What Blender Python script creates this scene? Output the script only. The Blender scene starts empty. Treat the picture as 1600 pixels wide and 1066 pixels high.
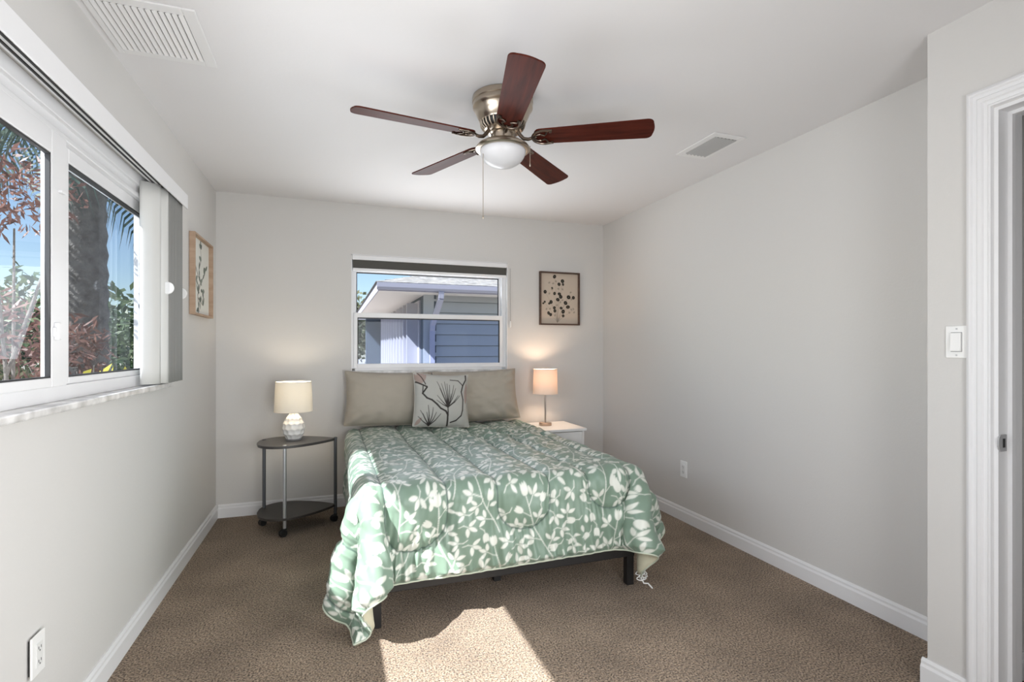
import bpy, bmesh, math, random
import numpy as np
from mathutils import Vector, Matrix, Euler
R = math.radians
PI = math.pi
scene = bpy.context.scene
COL = scene.collection

# ------------------------------------------------------------------ camera
CAMH = 1.26
cam_d = bpy.data.cameras.new('camera')
cam_d.sensor_width = 36.0
cam_d.lens = 804.0 / 1600.0 * 36.0
cam_d.shift_y = 13.0 / 1600.0
cam_d.clip_start = 0.02
cam_d.clip_end = 300
cam = bpy.data.objects.new('camera', cam_d)
cam.location = (0, 0, CAMH)
cam.rotation_euler = (R(90), 0, R(-19.2))
COL.objects.link(cam)
scene.camera = cam

# ------------------------------------------------------------------ exposure
vs = scene.view_settings
vs.view_transform = 'Standard'
vs.look = 'None'
vs.exposure = 0.33
vs.gamma = 1.0
vs.use_curve_mapping = False
scene.cycles.max_bounces = 12
scene.cycles.diffuse_bounces = 8
scene.cycles.glossy_bounces = 4
scene.cycles.transparent_max_bounces = 16
scene.cycles.sample_clamp_indirect = 6.0
scene.cycles.caustics_reflective = False
scene.cycles.caustics_refractive = False

# ------------------------------------------------------------------ sky
world = bpy.data.worlds.new('world')
scene.world = world
world.use_nodes = True
wn = world.node_tree
wn.nodes.clear()
wo = wn.nodes.new('ShaderNodeOutputWorld')
wb = wn.nodes.new('ShaderNodeBackground')
sky = wn.nodes.new('ShaderNodeTexSky')
sky.sky_type = 'NISHITA'
sky.sun_disc = False
sky.sun_elevation = R(46)
sky.sun_rotation = R(246)
sky.air_density = 1.0
sky.dust_density = 0.4
sky.ozone_density = 1.5
wb.inputs['Strength'].default_value = 0.15
wn.links.new(sky.outputs[0], wb.inputs['Color'])
wn.links.new(wb.outputs[0], wo.inputs['Surface'])

# ------------------------------------------------------------------ sun, window daylight and added fill
SUN = Vector((0.88, 0.39, -1.0)).normalized()
sd = bpy.data.lights.new('sun', 'SUN')
sd.energy = 13.0
sd.angle = R(0.53)
sd.color = (1.0, 0.965, 0.92)
so = bpy.data.objects.new('sun', sd)
so.rotation_euler = SUN.to_track_quat('-Z', 'Y').to_euler()
so.location = (-6, -3, 8)
COL.objects.link(so)

def area(name, loc, direction, sx, sy, power, color=(1, 1, 1), spread=180):
    d = bpy.data.lights.new(name, 'AREA')
    d.shape = 'RECTANGLE'
    d.size, d.size_y = sx, sy
    d.energy = power
    d.color = color
    d.spread = R(spread)
    o = bpy.data.objects.new(name, d)
    o.location = loc
    o.rotation_euler = Vector(direction).to_track_quat('-Z', 'Y').to_euler()
    o.visible_camera = False
    COL.objects.link(o)
    return o

area('daylight_left_window', (-0.800, 1.65, 1.56), (1, 0.15, 0.06), 2.0, 0.80, 12, (0.95, 0.975, 1.0), 125)
area('daylight_back_window', (0.80, 4.325, 1.52), (0, -1, 0.60), 1.2, 0.75, 9, (0.95, 0.975, 1.0), 140)
area('rear_fill', (0.35, -0.70, 1.00), (-0.22, 1, 0.06), 1.7, 1.5, 47, (0.97, 0.985, 1.0), 140)  # unseen fill lamp added behind the camera, no opening there
area('doorway_fill', (1.90, 0.62, 0.85), (-1, 0.40, -0.12), 0.75, 1.4, 15, (0.97, 0.985, 1.0), 115)  # unseen fill lamp added by the doorway to brighten the left wall

# ------------------------------------------------------------------ materials
MATS = {}

def mat(name, color=(0.8, 0.8, 0.8), rough=0.5, metal=0.0, spec=0.5, bump=None, var=None, aniso=0.0, transl=None, coat=0.0):
    """bump=(scale, strength, distance); var=(scale, second colour)"""
    if name in MATS:
        return MATS[name]
    m = bpy.data.materials.new(name)
    m.use_nodes = True
    nt = m.node_tree
    b = nt.nodes['Principled BSDF']
    b.inputs['Base Color'].default_value = (*color, 1)
    b.inputs['Roughness'].default_value = rough
    b.inputs['Metallic'].default_value = metal
    b.inputs['Specular IOR Level'].default_value = spec
    b.inputs['Coat Weight'].default_value = coat
    b.inputs['Anisotropic'].default_value = aniso
    tc = nt.nodes.new('ShaderNodeTexCoord')
    if var:
        n = nt.nodes.new('ShaderNodeTexNoise')
        n.inputs['Scale'].default_value = var[0]
        n.inputs['Detail'].default_value = 4
        nt.links.new(tc.outputs['Object'], n.inputs['Vector'])
        r = nt.nodes.new('ShaderNodeValToRGB')
        r.color_ramp.elements[0].position = 0.35
        r.color_ramp.elements[1].position = 0.65
        r.color_ramp.elements[0].color = (*color, 1)
        r.color_ramp.elements[1].color = (*var[1], 1)
        nt.links.new(n.outputs['Fac'], r.inputs['Fac'])
        nt.links.new(r.outputs['Color'], b.inputs['Base Color'])
    if bump:
        n = nt.nodes.new('ShaderNodeTexNoise')
        n.inputs['Scale'].default_value = bump[0]
        n.inputs['Detail'].default_value = 3
        nt.links.new(tc.outputs['Object'], n.inputs['Vector'])
        bp = nt.nodes.new('ShaderNodeBump')
        bp.inputs['Strength'].default_value = bump[1]
        bp.inputs['Distance'].default_value = bump[2]
        nt.links.new(n.outputs['Fac'], bp.inputs['Height'])
        nt.links.new(bp.outputs['Normal'], b.inputs['Normal'])
    if transl:
        t = nt.nodes.new('ShaderNodeBsdfTranslucent')
        t.inputs['Color'].default_value = (*transl[1], 1)
        mx = nt.nodes.new('ShaderNodeMixShader')
        mx.inputs['Fac'].default_value = transl[0]
        out = nt.nodes['Material Output']
        nt.links.new(b.outputs[0], mx.inputs[1])
        nt.links.new(t.outputs[0], mx.inputs[2])
        nt.links.new(mx.outputs[0], out.inputs['Surface'])
    MATS[name] = m
    return m

def attr_mat(name, rough=0.7, bump=None, sheen=0.0, spec=0.3):
    m = bpy.data.materials.new(name)
    m.use_nodes = True
    nt = m.node_tree
    b = nt.nodes['Principled BSDF']
    a = nt.nodes.new('ShaderNodeAttribute')
    a.attribute_name = 'pattern'
    nt.links.new(a.outputs['Color'], b.inputs['Base Color'])
    b.inputs['Roughness'].default_value = rough
    b.inputs['Specular IOR Level'].default_value = spec
    b.inputs['Sheen Weight'].default_value = sheen
    if bump:
        tc = nt.nodes.new('ShaderNodeTexCoord')
        n = nt.nodes.new('ShaderNodeTexNoise')
        n.inputs['Scale'].default_value = bump[0]
        nt.links.new(tc.outputs['Object'], n.inputs['Vector'])
        bp = nt.nodes.new('ShaderNodeBump')
        bp.inputs['Strength'].default_value = bump[1]
        bp.inputs['Distance'].default_value = bump[2]
        nt.links.new(n.outputs['Fac'], bp.inputs['Height'])
        nt.links.new(bp.outputs['Normal'], b.inputs['Normal'])
    return m

def glass_mat(name, tint=(0.82, 0.87, 0.9)):
    m = bpy.data.materials.new(name)
    m.use_nodes = True
    nt = m.node_tree
    nt.nodes.clear()
    o = nt.nodes.new('ShaderNodeOutputMaterial')
    t = nt.nodes.new('ShaderNodeBsdfTransparent')
    t.inputs['Color'].default_value = (*tint, 1)
    g = nt.nodes.new('ShaderNodeBsdfGlossy')
    g.inputs['Roughness'].default_value = 0.0
    g.inputs['Color'].default_value = (0.9, 0.93, 1.0, 1)
    f = nt.nodes.new('ShaderNodeFresnel')
    f.inputs['IOR'].default_value = 1.2
    mx = nt.nodes.new('ShaderNodeMixShader')
    nt.links.new(f.outputs[0], mx.inputs['Fac'])
    nt.links.new(t.outputs[0], mx.inputs[1])
    nt.links.new(g.outputs[0], mx.inputs[2])
    nt.links.new(mx.outputs[0], o.inputs['Surface'])
    return m

def wood_mat(name, c1, c2, scale=(1, 14, 14), rough=0.35, coat=0.0, spec=0.5):
    m = bpy.data.materials.new(name)
    m.use_nodes = True
    nt = m.node_tree
    b = nt.nodes['Principled BSDF']
    tc = nt.nodes.new('ShaderNodeTexCoord')
    mp = nt.nodes.new('ShaderNodeMapping')
    mp.inputs['Scale'].default_value = scale
    n = nt.nodes.new('ShaderNodeTexNoise')
    n.inputs['Scale'].default_value = 3.0
    n.inputs['Detail'].default_value = 6
    n.inputs['Distortion'].default_value = 0.6
    r = nt.nodes.new('ShaderNodeValToRGB')
    r.color_ramp.elements[0].position = 0.3
    r.color_ramp.elements[1].position = 0.7
    r.color_ramp.elements[0].color = (*c1, 1)
    r.color_ramp.elements[1].color = (*c2, 1)
    nt.links.new(tc.outputs['Object'], mp.inputs['Vector'])
    nt.links.new(mp.outputs[0], n.inputs['Vector'])
    nt.links.new(n.outputs['Fac'], r.inputs['Fac'])
    nt.links.new(r.outputs['Color'], b.inputs['Base Color'])
    b.inputs['Roughness'].default_value = rough
    b.inputs['Coat Weight'].default_value = coat
    b.inputs['Specular IOR Level'].default_value = spec
    return m

def carpet_mat():
    m = bpy.data.materials.new('brown_carpet')
    m.use_nodes = True
    nt = m.node_tree
    b = nt.nodes['Principled BSDF']
    b.inputs['Roughness'].default_value = 1.0
    b.inputs['Specular IOR Level'].default_value = 0.05
    b.inputs['Sheen Weight'].default_value = 0.15
    tc = nt.nodes.new('ShaderNodeTexCoord')
    v = nt.nodes.new('ShaderNodeTexNoise')
    v.inputs['Scale'].default_value = 135
    v.inputs['Detail'].default_value = 3
    big = nt.nodes.new('ShaderNodeTexNoise')
    big.inputs['Scale'].default_value = 3.0
    big.inputs['Detail'].default_value = 5
    mid = nt.nodes.new('ShaderNodeTexNoise')
    mid.inputs['Scale'].default_value = 38
    mid.inputs['Detail'].default_value = 3
    for n in (v, big, mid):
        nt.links.new(tc.outputs['Object'], n.inputs['Vector'])
    r = nt.nodes.new('ShaderNodeValToRGB')
    e = r.color_ramp.elements
    e[0].position, e[1].position = 0.34, 0.66
    e[0].color = (0.062, 0.041, 0.028, 1)
    e[1].color = (0.46, 0.35, 0.253, 1)
    nt.links.new(v.outputs['Fac'], r.inputs['Fac'])
    r2 = nt.nodes.new('ShaderNodeValToRGB')
    r2.color_ramp.elements[0].position, r2.color_ramp.elements[1].position = 0.3, 0.7
    r2.color_ramp.elements[0].color = (0.78, 0.77, 0.76, 1)
    r2.color_ramp.elements[1].color = (1.2, 1.2, 1.2, 1)
    nt.links.new(big.outputs['Fac'], r2.inputs['Fac'])
    mx = nt.nodes.new('ShaderNodeMixRGB')
    mx.blend_type = 'MULTIPLY'
    mx.inputs['Fac'].default_value = 1.0
    nt.links.new(r.outputs['Color'], mx.inputs['Color1'])
    nt.links.new(r2.outputs['Color'], mx.inputs['Color2'])
    nt.links.new(mx.outputs[0], b.inputs['Base Color'])
    ad = nt.nodes.new('ShaderNodeMath')
    ad.operation = 'ADD'
    nt.links.new(v.outputs['Fac'], ad.inputs[0])
    nt.links.new(mid.outputs['Fac'], ad.inputs[1])
    bp = nt.nodes.new('ShaderNodeBump')
    bp.inputs['Strength'].default_value = 0.9
    bp.inputs['Distance'].default_value = 0.012
    nt.links.new(ad.outputs[0], bp.inputs['Height'])
    nt.links.new(bp.outputs['Normal'], b.inputs['Normal'])
    return m

def leaf_mat(name, c1, c2, transl=0.35):
    m = bpy.data.materials.new(name)
    m.use_nodes = True
    nt = m.node_tree
    b = nt.nodes['Principled BSDF']
    g = nt.nodes.new('ShaderNodeNewGeometry')
    r = nt.nodes.new('ShaderNodeValToRGB')
    r.color_ramp.elements[0].color = (*c1, 1)
    r.color_ramp.elements[1].color = (*c2, 1)
    nt.links.new(g.outputs['Random Per Island'], r.inputs['Fac'])
    nt.links.new(r.outputs['Color'], b.inputs['Base Color'])
    b.inputs['Roughness'].default_value = 0.5
    t = nt.nodes.new('ShaderNodeBsdfTranslucent')
    nt.links.new(r.outputs['Color'], t.inputs['Color'])
    mx = nt.nodes.new('ShaderNodeMixShader')
    mx.inputs['Fac'].default_value = transl
    nt.links.new(b.outputs[0], mx.inputs[1])
    nt.links.new(t.outputs[0], mx.inputs[2])
    nt.links.new(mx.outputs[0], nt.nodes['Material Output'].inputs['Surface'])
    return m

M_WALL = mat('greige_wall_paint', (0.62, 0.608, 0.592), 0.75, spec=0.2, bump=(90, 0.12, 0.004))
M_CEIL = mat('white_ceiling_paint', (0.74, 0.73, 0.735), 0.9, spec=0.1, bump=(60, 0.10, 0.004))
M_TRIM = mat('white_trim_paint', (0.76, 0.76, 0.77), 0.4)
M_VINYL = mat('white_window_vinyl', (0.78, 0.78, 0.79), 0.35)
M_MARBLE = mat('marble_sill', (0.82, 0.81, 0.80), 0.25, var=(14, (0.50, 0.49, 0.48)))
M_GASKET = mat('black_gasket', (0.02, 0.02, 0.022), 0.6)
M_CARPET = carpet_mat()
M_GLASS = glass_mat('clear_pane_glass', (0.86, 0.9, 0.94))
M_GLASS_TINT = glass_mat('tinted_pane_glass', (0.62, 0.68, 0.74))
M_GLASS_SCREEN = glass_mat('screened_pane_glass', (0.60, 0.70, 0.92))
M_NICKEL = mat('brushed_nickel', (0.50, 0.43, 0.35), 0.28, 1.0)
M_BRONZE = mat('dark_antique_metal', (0.16, 0.125, 0.10), 0.3, 1.0)
M_BLACKM = mat('black_motor_core', (0.015, 0.014, 0.013), 0.5)
M_OPAL = mat('opal_glass', (0.86, 0.86, 0.88), 0.3, transl=(0.3, (0.9, 0.9, 0.92)))
M_BLADE = wood_mat('mahogany_blade', (0.034, 0.0062, 0.0036), (0.085, 0.016, 0.009), (1.5, 16, 16), 0.42, 0.0, 0.09)
M_GREYLAM = mat('charcoal_laminate', (0.055, 0.052, 0.052), 0.4, bump=(60, 0.05, 0.002))
M_TABLELOW = mat('dark_brown_laminate', (0.045, 0.038, 0.033), 0.45)
M_SILVER = mat('silver_painted_steel', (0.52, 0.53, 0.55), 0.35, 0.7)
M_STEELGREY = mat('grey_painted_steel', (0.11, 0.115, 0.125), 0.4, 0.5)
M_PLASTIC_BLK = mat('black_plastic', (0.012, 0.012, 0.012), 0.4)
M_CERAMIC = mat('white_ceramic', (0.82, 0.81, 0.79), 0.22, coat=0.3)
M_SHADE_L = mat('cream_linen_shade', (0.80, 0.75, 0.66), 0.9, transl=(0.06, (0.80, 0.72, 0.56)), bump=(300, 0.1, 0.001))
M_SHADE_R = mat('white_linen_shade', (0.80, 0.70, 0.60), 0.9, transl=(0.055, (0.84, 0.52, 0.34)), bump=(300, 0.1, 0.001))
M_WHITEFURN = mat('white_lacquer', (0.84, 0.84, 0.83), 0.4)
M_BEDMETAL = mat('black_bed_metal', (0.012, 0.011, 0.011), 0.45)
M_MATTRESS = mat('white_mattress_ticking', (0.75, 0.74, 0.72), 0.9)
M_TAUPE = mat('taupe_pillow_cotton', (0.40, 0.362, 0.305), 0.85, spec=0.2, bump=(260, 0.06, 0.001))
M_CREAM = mat('sage_cream_lining', (0.60, 0.58, 0.44), 0.6, spec=0.3)
M_CORD = mat('white_cord', (0.8, 0.8, 0.78), 0.7)
M_PLATE = mat('white_plate_plastic', (0.83, 0.83, 0.82), 0.35)
M_DARKGAP = mat('dark_recess', (0.03, 0.03, 0.03), 0.7)
M_VANE = mat('white_vinyl_vane', (0.66, 0.66, 0.64), 0.45, transl=(0.06, (0.8, 0.8, 0.78)))
M_SHADEFAB = mat('charcoal_shade_fabric', (0.075, 0.072, 0.065), 0.85, bump=(200, 0.1, 0.001))
M_GRILLE = mat('white_vent_enamel', (0.76, 0.755, 0.755), 0.45)
M_DUCT = mat('grey_duct', (0.12, 0.12, 0.12), 0.8)

# ------------------------------------------------------------------ mesh helpers
def box(bm, x0, x1, y0, y1, z0, z1):
    vs_ = [bm.verts.new((x, y, z)) for x in (x0, x1) for y in (y0, y1) for z in (z0, z1)]
    for f in ((0, 1, 3, 2), (4, 6, 7, 5), (0, 4, 5, 1), (2, 3, 7, 6), (0, 2, 6, 4), (1, 5, 7, 3)):
        bm.faces.new([vs_[i] for i in f])

def lathe(bm, prof, n=32, c=(0, 0, 0), cap=True):
    rings = []
    for r, z in prof:
        rings.append([bm.verts.new((c[0] + r * math.cos(2 * PI * k / n), c[1] + r * math.sin(2 * PI * k / n), c[2] + z)) for k in range(n)])
    for a, b in zip(rings, rings[1:]):
        for k in range(n):
            bm.faces.new((a[k], a[(k + 1) % n], b[(k + 1) % n], b[k]))
    if cap:
        bm.faces.new(rings[0])
        bm.faces.new(rings[-1])

def tube(bm, pts, r, n=10, cap=True):
    pts = [Vector(p) for p in pts]
    rad = r if isinstance(r, (list, tuple)) else [r] * len(pts)
    rings = []
    prev = None
    for i, p in enumerate(pts):
        t = (pts[min(i + 1, len(pts) - 1)] - pts[max(i - 1, 0)]).normalized()
        if prev is None:
            a = Vector((0, 0, 1)) if abs(t.z) < 0.9 else Vector((1, 0, 0))
            u = t.cross(a).normalized()
        else:
            u = (prev - t * prev.dot(t)).normalized()
        prev = u
        v = t.cross(u)
        rings.append([bm.verts.new(p + (u * math.cos(2 * PI * k / n) + v * math.sin(2 * PI * k / n)) * rad[i]) for k in range(n)])
    for a, b in zip(rings, rings[1:]):
        for k in range(n):
            bm.faces.new((a[k], a[(k + 1) % n], b[(k + 1) % n], b[k]))
    if cap:
        bm.faces.new(rings[0])
        bm.faces.new(rings[-1])

def prism(bm, outline, z0, z1):
    a = [bm.verts.new((x, y, z0)) for x, y in outline]
    b = [bm.verts.new((x, y, z1)) for x, y in outline]
    bm.faces.new(a)
    bm.faces.new(b)
    n = len(outline)
    for k in range(n):
        bm.faces.new((a[k], a[(k + 1) % n], b[(k + 1) % n], b[k]))

def extrude_profile(bm, prof, p0, p1, out):
    """profile of (out, z) pairs swept from p0 to p1 (both at floor level)"""
    p0, p1, out = Vector(p0), Vector(p1), Vector(out)
    a = [bm.verts.new(p0 + out * o + Vector((0, 0, z))) for o, z in prof]
    b = [bm.verts.new(p1 + out * o + Vector((0, 0, z))) for o, z in prof]
    n = len(prof)
    bm.faces.new(a)
    bm.faces.new(b)
    for k in range(n):
        bm.faces.new((a[k], a[(k + 1) % n], b[(k + 1) % n], b[k]))

def obj(name, bm, m, parent=None, bevel=0.0, smooth=False, loc=None, rot=None, segs=2):
    me = bpy.data.meshes.new(name)
    if isinstance(bm, bmesh.types.BMesh):
        bmesh.ops.recalc_face_normals(bm, faces=bm.faces)
        bm.to_mesh(me)
        bm.free()
    else:
        me = bm
    o = bpy.data.objects.new(name, me)
    if m:
        me.materials.append(m)
    COL.objects.link(o)
    if parent:
        o.parent = parent
    if loc:
        o.location = loc
    if rot:
        o.rotation_euler = rot
    if bevel > 0:
        b = o.modifiers.new('bevel', 'BEVEL')
        b.width = bevel
        b.segments = segs
        b.limit_method = 'ANGLE'
        b.angle_limit = R(35)
    if smooth:
        me.polygons.foreach_set('use_smooth', [True] * len(me.polygons))
        if smooth != 'all':
            try:
                me.set_sharp_from_angle(angle=R(40))
            except Exception:
                pass
    return o

def BM():
    return bmesh.new()

def boxes(name, lst, m, parent=None, bevel=0.0, **k):
    bm = BM()
    for b in lst:
        box(bm, *b)
    return obj(name, bm, m, parent, bevel, **k)

def tag(o, label, cat, group=None, kind=None):
    o['label'] = label
    o['category'] = cat
    if group:
        o['group'] = group
    if kind:
        o['kind'] = kind
    return o

def thing(name, label, cat, loc=(0, 0, 0), rotz=0.0, group=None):
    o = bpy.data.objects.new(name, None)
    o.empty_display_size = 0.1
    COL.objects.link(o)
    o.location = loc
    o.rotation_euler = (0, 0, rotz)
    return tag(o, label, cat, group)

def struct(o):
    o['kind'] = 'structure'
    return o

def grid_mesh(name, P, colors=None, closed=False):
    """P: (nu, nv, 3) array -> mesh with optional per-vertex colours"""
    nu, nv = P.shape[:2]
    me = bpy.data.meshes.new(name)
    idx = np.arange(nu * nv).reshape(nu, nv)
    q = np.stack([idx[:-1, :-1], idx[1:, :-1], idx[1:, 1:], idx[:-1, 1:]], -1).reshape(-1, 4)
    me.vertices.add(nu * nv)
    me.vertices.foreach_set('co', P.reshape(-1).astype(np.float32))
    me.loops.add(q.size)
    me.loops.foreach_set('vertex_index', q.reshape(-1).astype(np.int32))
    me.polygons.add(len(q))
    me.polygons.foreach_set('loop_start', (np.arange(len(q)) * 4).astype(np.int32))
    me.polygons.foreach_set('loop_total', np.full(len(q), 4, np.int32))
    me.update()
    me.validate()
    me.polygons.foreach_set('use_smooth', np.ones(len(me.polygons), bool))
    if colors is not None:
        a = me.attributes.new('pattern', 'FLOAT_COLOR', 'POINT')
        c = np.ones((nu * nv, 4), np.float32)
        c[:, :3] = colors.reshape(-1, 3)
        a.data.foreach_set('color', c.reshape(-1))
    return me

# ------------------------------------------------------------------ pattern canvas (draws printed motifs in cloth space)
class Canvas:
    def __init__(self, w, h, n, m, base):
        self.w, self.h, self.n, self.m = w, h, n, m
        self.c = np.zeros((n, m, 3))
        self.c[:] = base
        self.du, self.dv = w / (n - 1), h / (m - 1)

    def _win(self, x0, x1, y0, y1):
        i0 = max(0, int(x0 / self.du) - 1)
        i1 = min(self.n, int(x1 / self.du) + 3)
        j0 = max(0, int(y0 / self.dv) - 1)
        j1 = min(self.m, int(y1 / self.dv) + 3)
        if i0 >= i1 or j0 >= j1:
            return None
        U, V = np.meshgrid(np.arange(i0, i1) * self.du, np.arange(j0, j1) * self.dv, indexing='ij')
        return (slice(i0, i1), slice(j0, j1)), U, V

    def _put(self, sl, d, col, op=1.0):
        aa = 0.6 * max(self.du, self.dv)
        a = np.clip(0.5 - d / (2 * aa), 0, 1)[..., None] * op
        self.c[sl] = self.c[sl] * (1 - a) + np.array(col) * a

    def line(self, p, q, w0, w1, col, op=1.0):
        (x0, y0), (x1, y1) = p, q
        w = max(w0, w1)
        r = self._win(min(x0, x1) - w, max(x0, x1) + w, min(y0, y1) - w, max(y0, y1) + w)
        if r is None:
            return
        sl, U, V = r
        dx, dy = x1 - x0, y1 - y0
        L2 = dx * dx + dy * dy + 1e-12
        t = np.clip(((U - x0) * dx + (V - y0) * dy) / L2, 0, 1)
        d = np.hypot(U - x0 - t * dx, V - y0 - t * dy) - (w0 + (w1 - w0) * t)
        self._put(sl, d, col, op)

    def poly(self, pts, w0, w1, col, op=1.0):
        n = len(pts) - 1
        for k in range(n):
            a, b = w0 + (w1 - w0) * k / n, w0 + (w1 - w0) * (k + 1) / n
            self.line(pts[k], pts[k + 1], a, b, col, op)

    def leaf(self, p, ang, L, W, col, op=1.0, sharp=1.0):
        """pointed leaf whose base is p"""
        r = self._win(p[0] - L, p[0] + L, p[1] - L, p[1] + L)
        if r is None:
            return
        sl, U, V = r
        ca, sa = math.cos(ang), math.sin(ang)
        a = ((U - p[0]) * ca + (V - p[1]) * sa) / L
        b = np.abs(-(U - p[0]) * sa + (V - p[1]) * ca)
        t = np.clip(a, 0, 1)
        hw = W * (4 * t * (1 - t)) ** 0.8 * (1.15 - 0.3 * t)
        d = np.where((a < 0) | (a > 1), 1.0, b - hw)
        self._put(sl, d, col, op)

    def disc(self, p, rx, ry, ang, col, op=1.0):
        r0 = max(rx, ry)
        r = self._win(p[0] - r0, p[0] + r0, p[1] - r0, p[1] + r0)
        if r is None:
            return
        sl, U, V = r
        ca, sa = math.cos(ang), math.sin(ang)
        a = ((U - p[0]) * ca + (V - p[1]) * sa) / rx
        b = (-(U - p[0]) * sa + (V - p[1]) * ca) / ry
        d = (np.hypot(a, b) - 1) * min(rx, ry)
        self._put(sl, d, col, op)

# ------------------------------------------------------------------ room shell
XL, XR, YB, ZC = -0.824, 2.437, 4.354, 2.44
XE, YE = 2.108, 1.311            # the jutting entry wall
YF = -0.75

struct(boxes('floor', [(XL - 0.2, XR + 0.1, YF - 0.1, YB + 0.2, -0.12, 0.0)], M_CARPET))
struct(boxes('ceiling', [(XL - 0.2, 3.6, YF - 0.1, YB + 0.2, ZC, ZC + 0.12)], M_CEIL))
WY0, WY1, WZ0, WZ1 = 0.60, 3.08, 1.09, 2.06
struct(boxes('wall_left', [
    (XL - 0.125, XL, YF, WY0, 0, ZC), (XL - 0.125, XL, WY1, YB + 0.2, 0, ZC),
    (XL - 0.125, XL, WY0, WY1, 0, WZ0 - 0.026), (XL - 0.125, XL, WY0, WY1, WZ1, ZC)], M_WALL))
BX0, BX1, BZ0, BZ1 = 0.140, 1.474, 1.072, 2.031
struct(boxes('wall_back', [
    (XL, BX0, YB, YB + 0.2, 0, ZC), (BX1, XR + 0.1, YB, YB + 0.2, 0, ZC),
    (BX0, BX1, YB, YB + 0.2, 0, BZ0), (BX0, BX1, YB, YB + 0.2, BZ1, ZC)], M_WALL))
struct(boxes('wall_right', [(XR, XR + 0.1, YE, YB, 0, ZC)], M_WALL))
DY1, DY0, DZ = 1.105, 0.26, 2.075
struct(boxes('wall_entry', [
    (XE, XE + 0.128, DY1, YE, 0, ZC), (XE + 0.128, XR + 0.1, 1.22, YE, 0, ZC),
    (XE, XE + 0.128, DY0, DY1, DZ, ZC), (XE, XE + 0.128, YF, DY0, 0, ZC)], M_WALL))
struct(boxes('wall_front', [(XL, 3.6, YF - 0.1, YF, 0, ZC)], M_WALL))
M_HALL = mat('dimmed_hall_paint', (0.34, 0.335, 0.33), 0.8, spec=0.2)  # wall colour greyed to stand for the low light in the hall
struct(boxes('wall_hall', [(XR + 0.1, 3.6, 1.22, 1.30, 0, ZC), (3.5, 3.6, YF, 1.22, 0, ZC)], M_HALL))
struct(boxes('floor_hall', [(XR + 0.1, 3.6, YF, 1.22, -0.1, -0.002), (XE + 0.128, XR + 0.1, YF, 1.22, 0.0, 0.004)],
             wood_mat('dark_red_wood_floor', (0.05, 0.012, 0.008), (0.10, 0.03, 0.02), (14, 1, 1), 0.3)))

BB = [(0, 0), (0.016, 0), (0.016, 0.068), (0.011, 0.078), (0.011, 0.088), (0.005, 0.098), (0, 0.098)]
def baseboard(name, p0, p1, out):
    bm = BM()
    extrude_profile(bm, BB, p0, p1, out)
    struct(obj(name, bm, M_TRIM))
baseboard('baseboard_left', (XL, YF, 0), (XL, YB, 0), (1, 0, 0))
baseboard('baseboard_back', (XL + 0.016, YB, 0), (XR - 0.016, YB, 0), (0, -1, 0))
baseboard('baseboard_right', (XR, YE + 0.016, 0), (XR, YB, 0), (-1, 0, 0))
bm = BM()
extrude_profile(bm, BB, (XE, 1.178, 0), (XE, YE + 0.016, 0), (-1, 0, 0))
extrude_profile(bm, BB, (XE + 0.0005, YE, 0), (XR, YE, 0), (0, 1, 0))
struct(obj('baseboard_entry', bm, M_TRIM))
baseboard('baseboard_hall', (XE + 0.128, 1.22, 0.004), (3.5, 1.22, 0.004), (0, -1, 0))

# ------------------------------------------------------------------ door opening: moulded casing, jamb, stop, strike plate
door = bpy.data.objects.new('door_1', None)
COL.objects.link(door)
struct(door)
CAS = [(0, 0), (0, 0.014), (0.010, 0.020), (0.016, 0.020), (0.020, 0.014), (0.030, 0.014), (0.034, 0.017), (0.046, 0.017), (0.050, 0.011), (0.060, 0.010), (0.064, 0.013), (0.070, 0.013), (0.072, 0)]
bm = BM()
# far upright of the casing: profile in (Y, -X)
def casing_leg(yo, sgn):
    a = [bm.verts.new((XE - t, yo + sgn * u, 0.0)) for u, t in CAS]
    b = [bm.verts.new((XE - t, yo + sgn * u, 2.150 - u)) for u, t in CAS]
    n = len(CAS)
    for k in range(n):
        bm.faces.new((a[k], a[(k + 1) % n], b[(k + 1) % n], b[k]))
    return b
b1 = casing_leg(1.178, -1)
b2 = casing_leg(DY0 - 0.072, 1)
for k in range(len(CAS)):
    kk = (k + 1) % len(CAS)
    bm.faces.new((b1[k], b1[kk], b2[kk], b2[k]))
obj('casing', bm, M_TRIM, door)
boxes('jamb', [(XE, XE + 0.128, DY1 - 0.012, DY1, 0, DZ), (XE, XE + 0.128, DY0, DY0 + 0.012, 0, DZ),
               (XE, XE + 0.128, DY0 + 0.012, DY1 - 0.012, DZ - 0.012, DZ)], M_TRIM, door)
boxes('door_stop', [(XE + 0.05, XE + 0.066, DY1 - 0.024, DY1 - 0.012, 0, DZ - 0.012),
                    (XE + 0.05, XE + 0.066, DY0 + 0.024, DY1 - 0.024, DZ - 0.024, DZ - 0.012)], M_TRIM, door)
bm = BM()
pl = [(0.008, -0.030), (0.036, -0.030), (0.036, 0.030), (0.008, 0.030)] 
pl = [(0.036, -0.028), (0.036, 0.028), (0.004, 0.028), (-0.004, 0.020), (-0.007, 0.008), (-0.007, -0.008), (-0.004, -0.020), (0.004, -0.028)]
a = [bm.verts.new((XE + x, DY1 - 0.012, 0.945 + z)) for x, z in pl]
b = [bm.verts.new((XE + x, DY1 - 0.0165, 0.945 + z)) for x, z in pl]
bm.faces.new(a); bm.faces.new(b)
for k in range(len(pl)):
    bm.faces.new((a[k], a[(k + 1) % len(pl)], b[(k + 1) % len(pl)], b[k]))
sp = obj('strike_plate', bm, mat('satin_steel', (0.42, 0.42, 0.43), 0.5, 0.2), door)
boxes('latch_hole', [(XE + 0.014, XE + 0.026, DY1 - 0.0175, DY1 - 0.016, 0.930, 0.960)], M_DARKGAP, sp)

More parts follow.
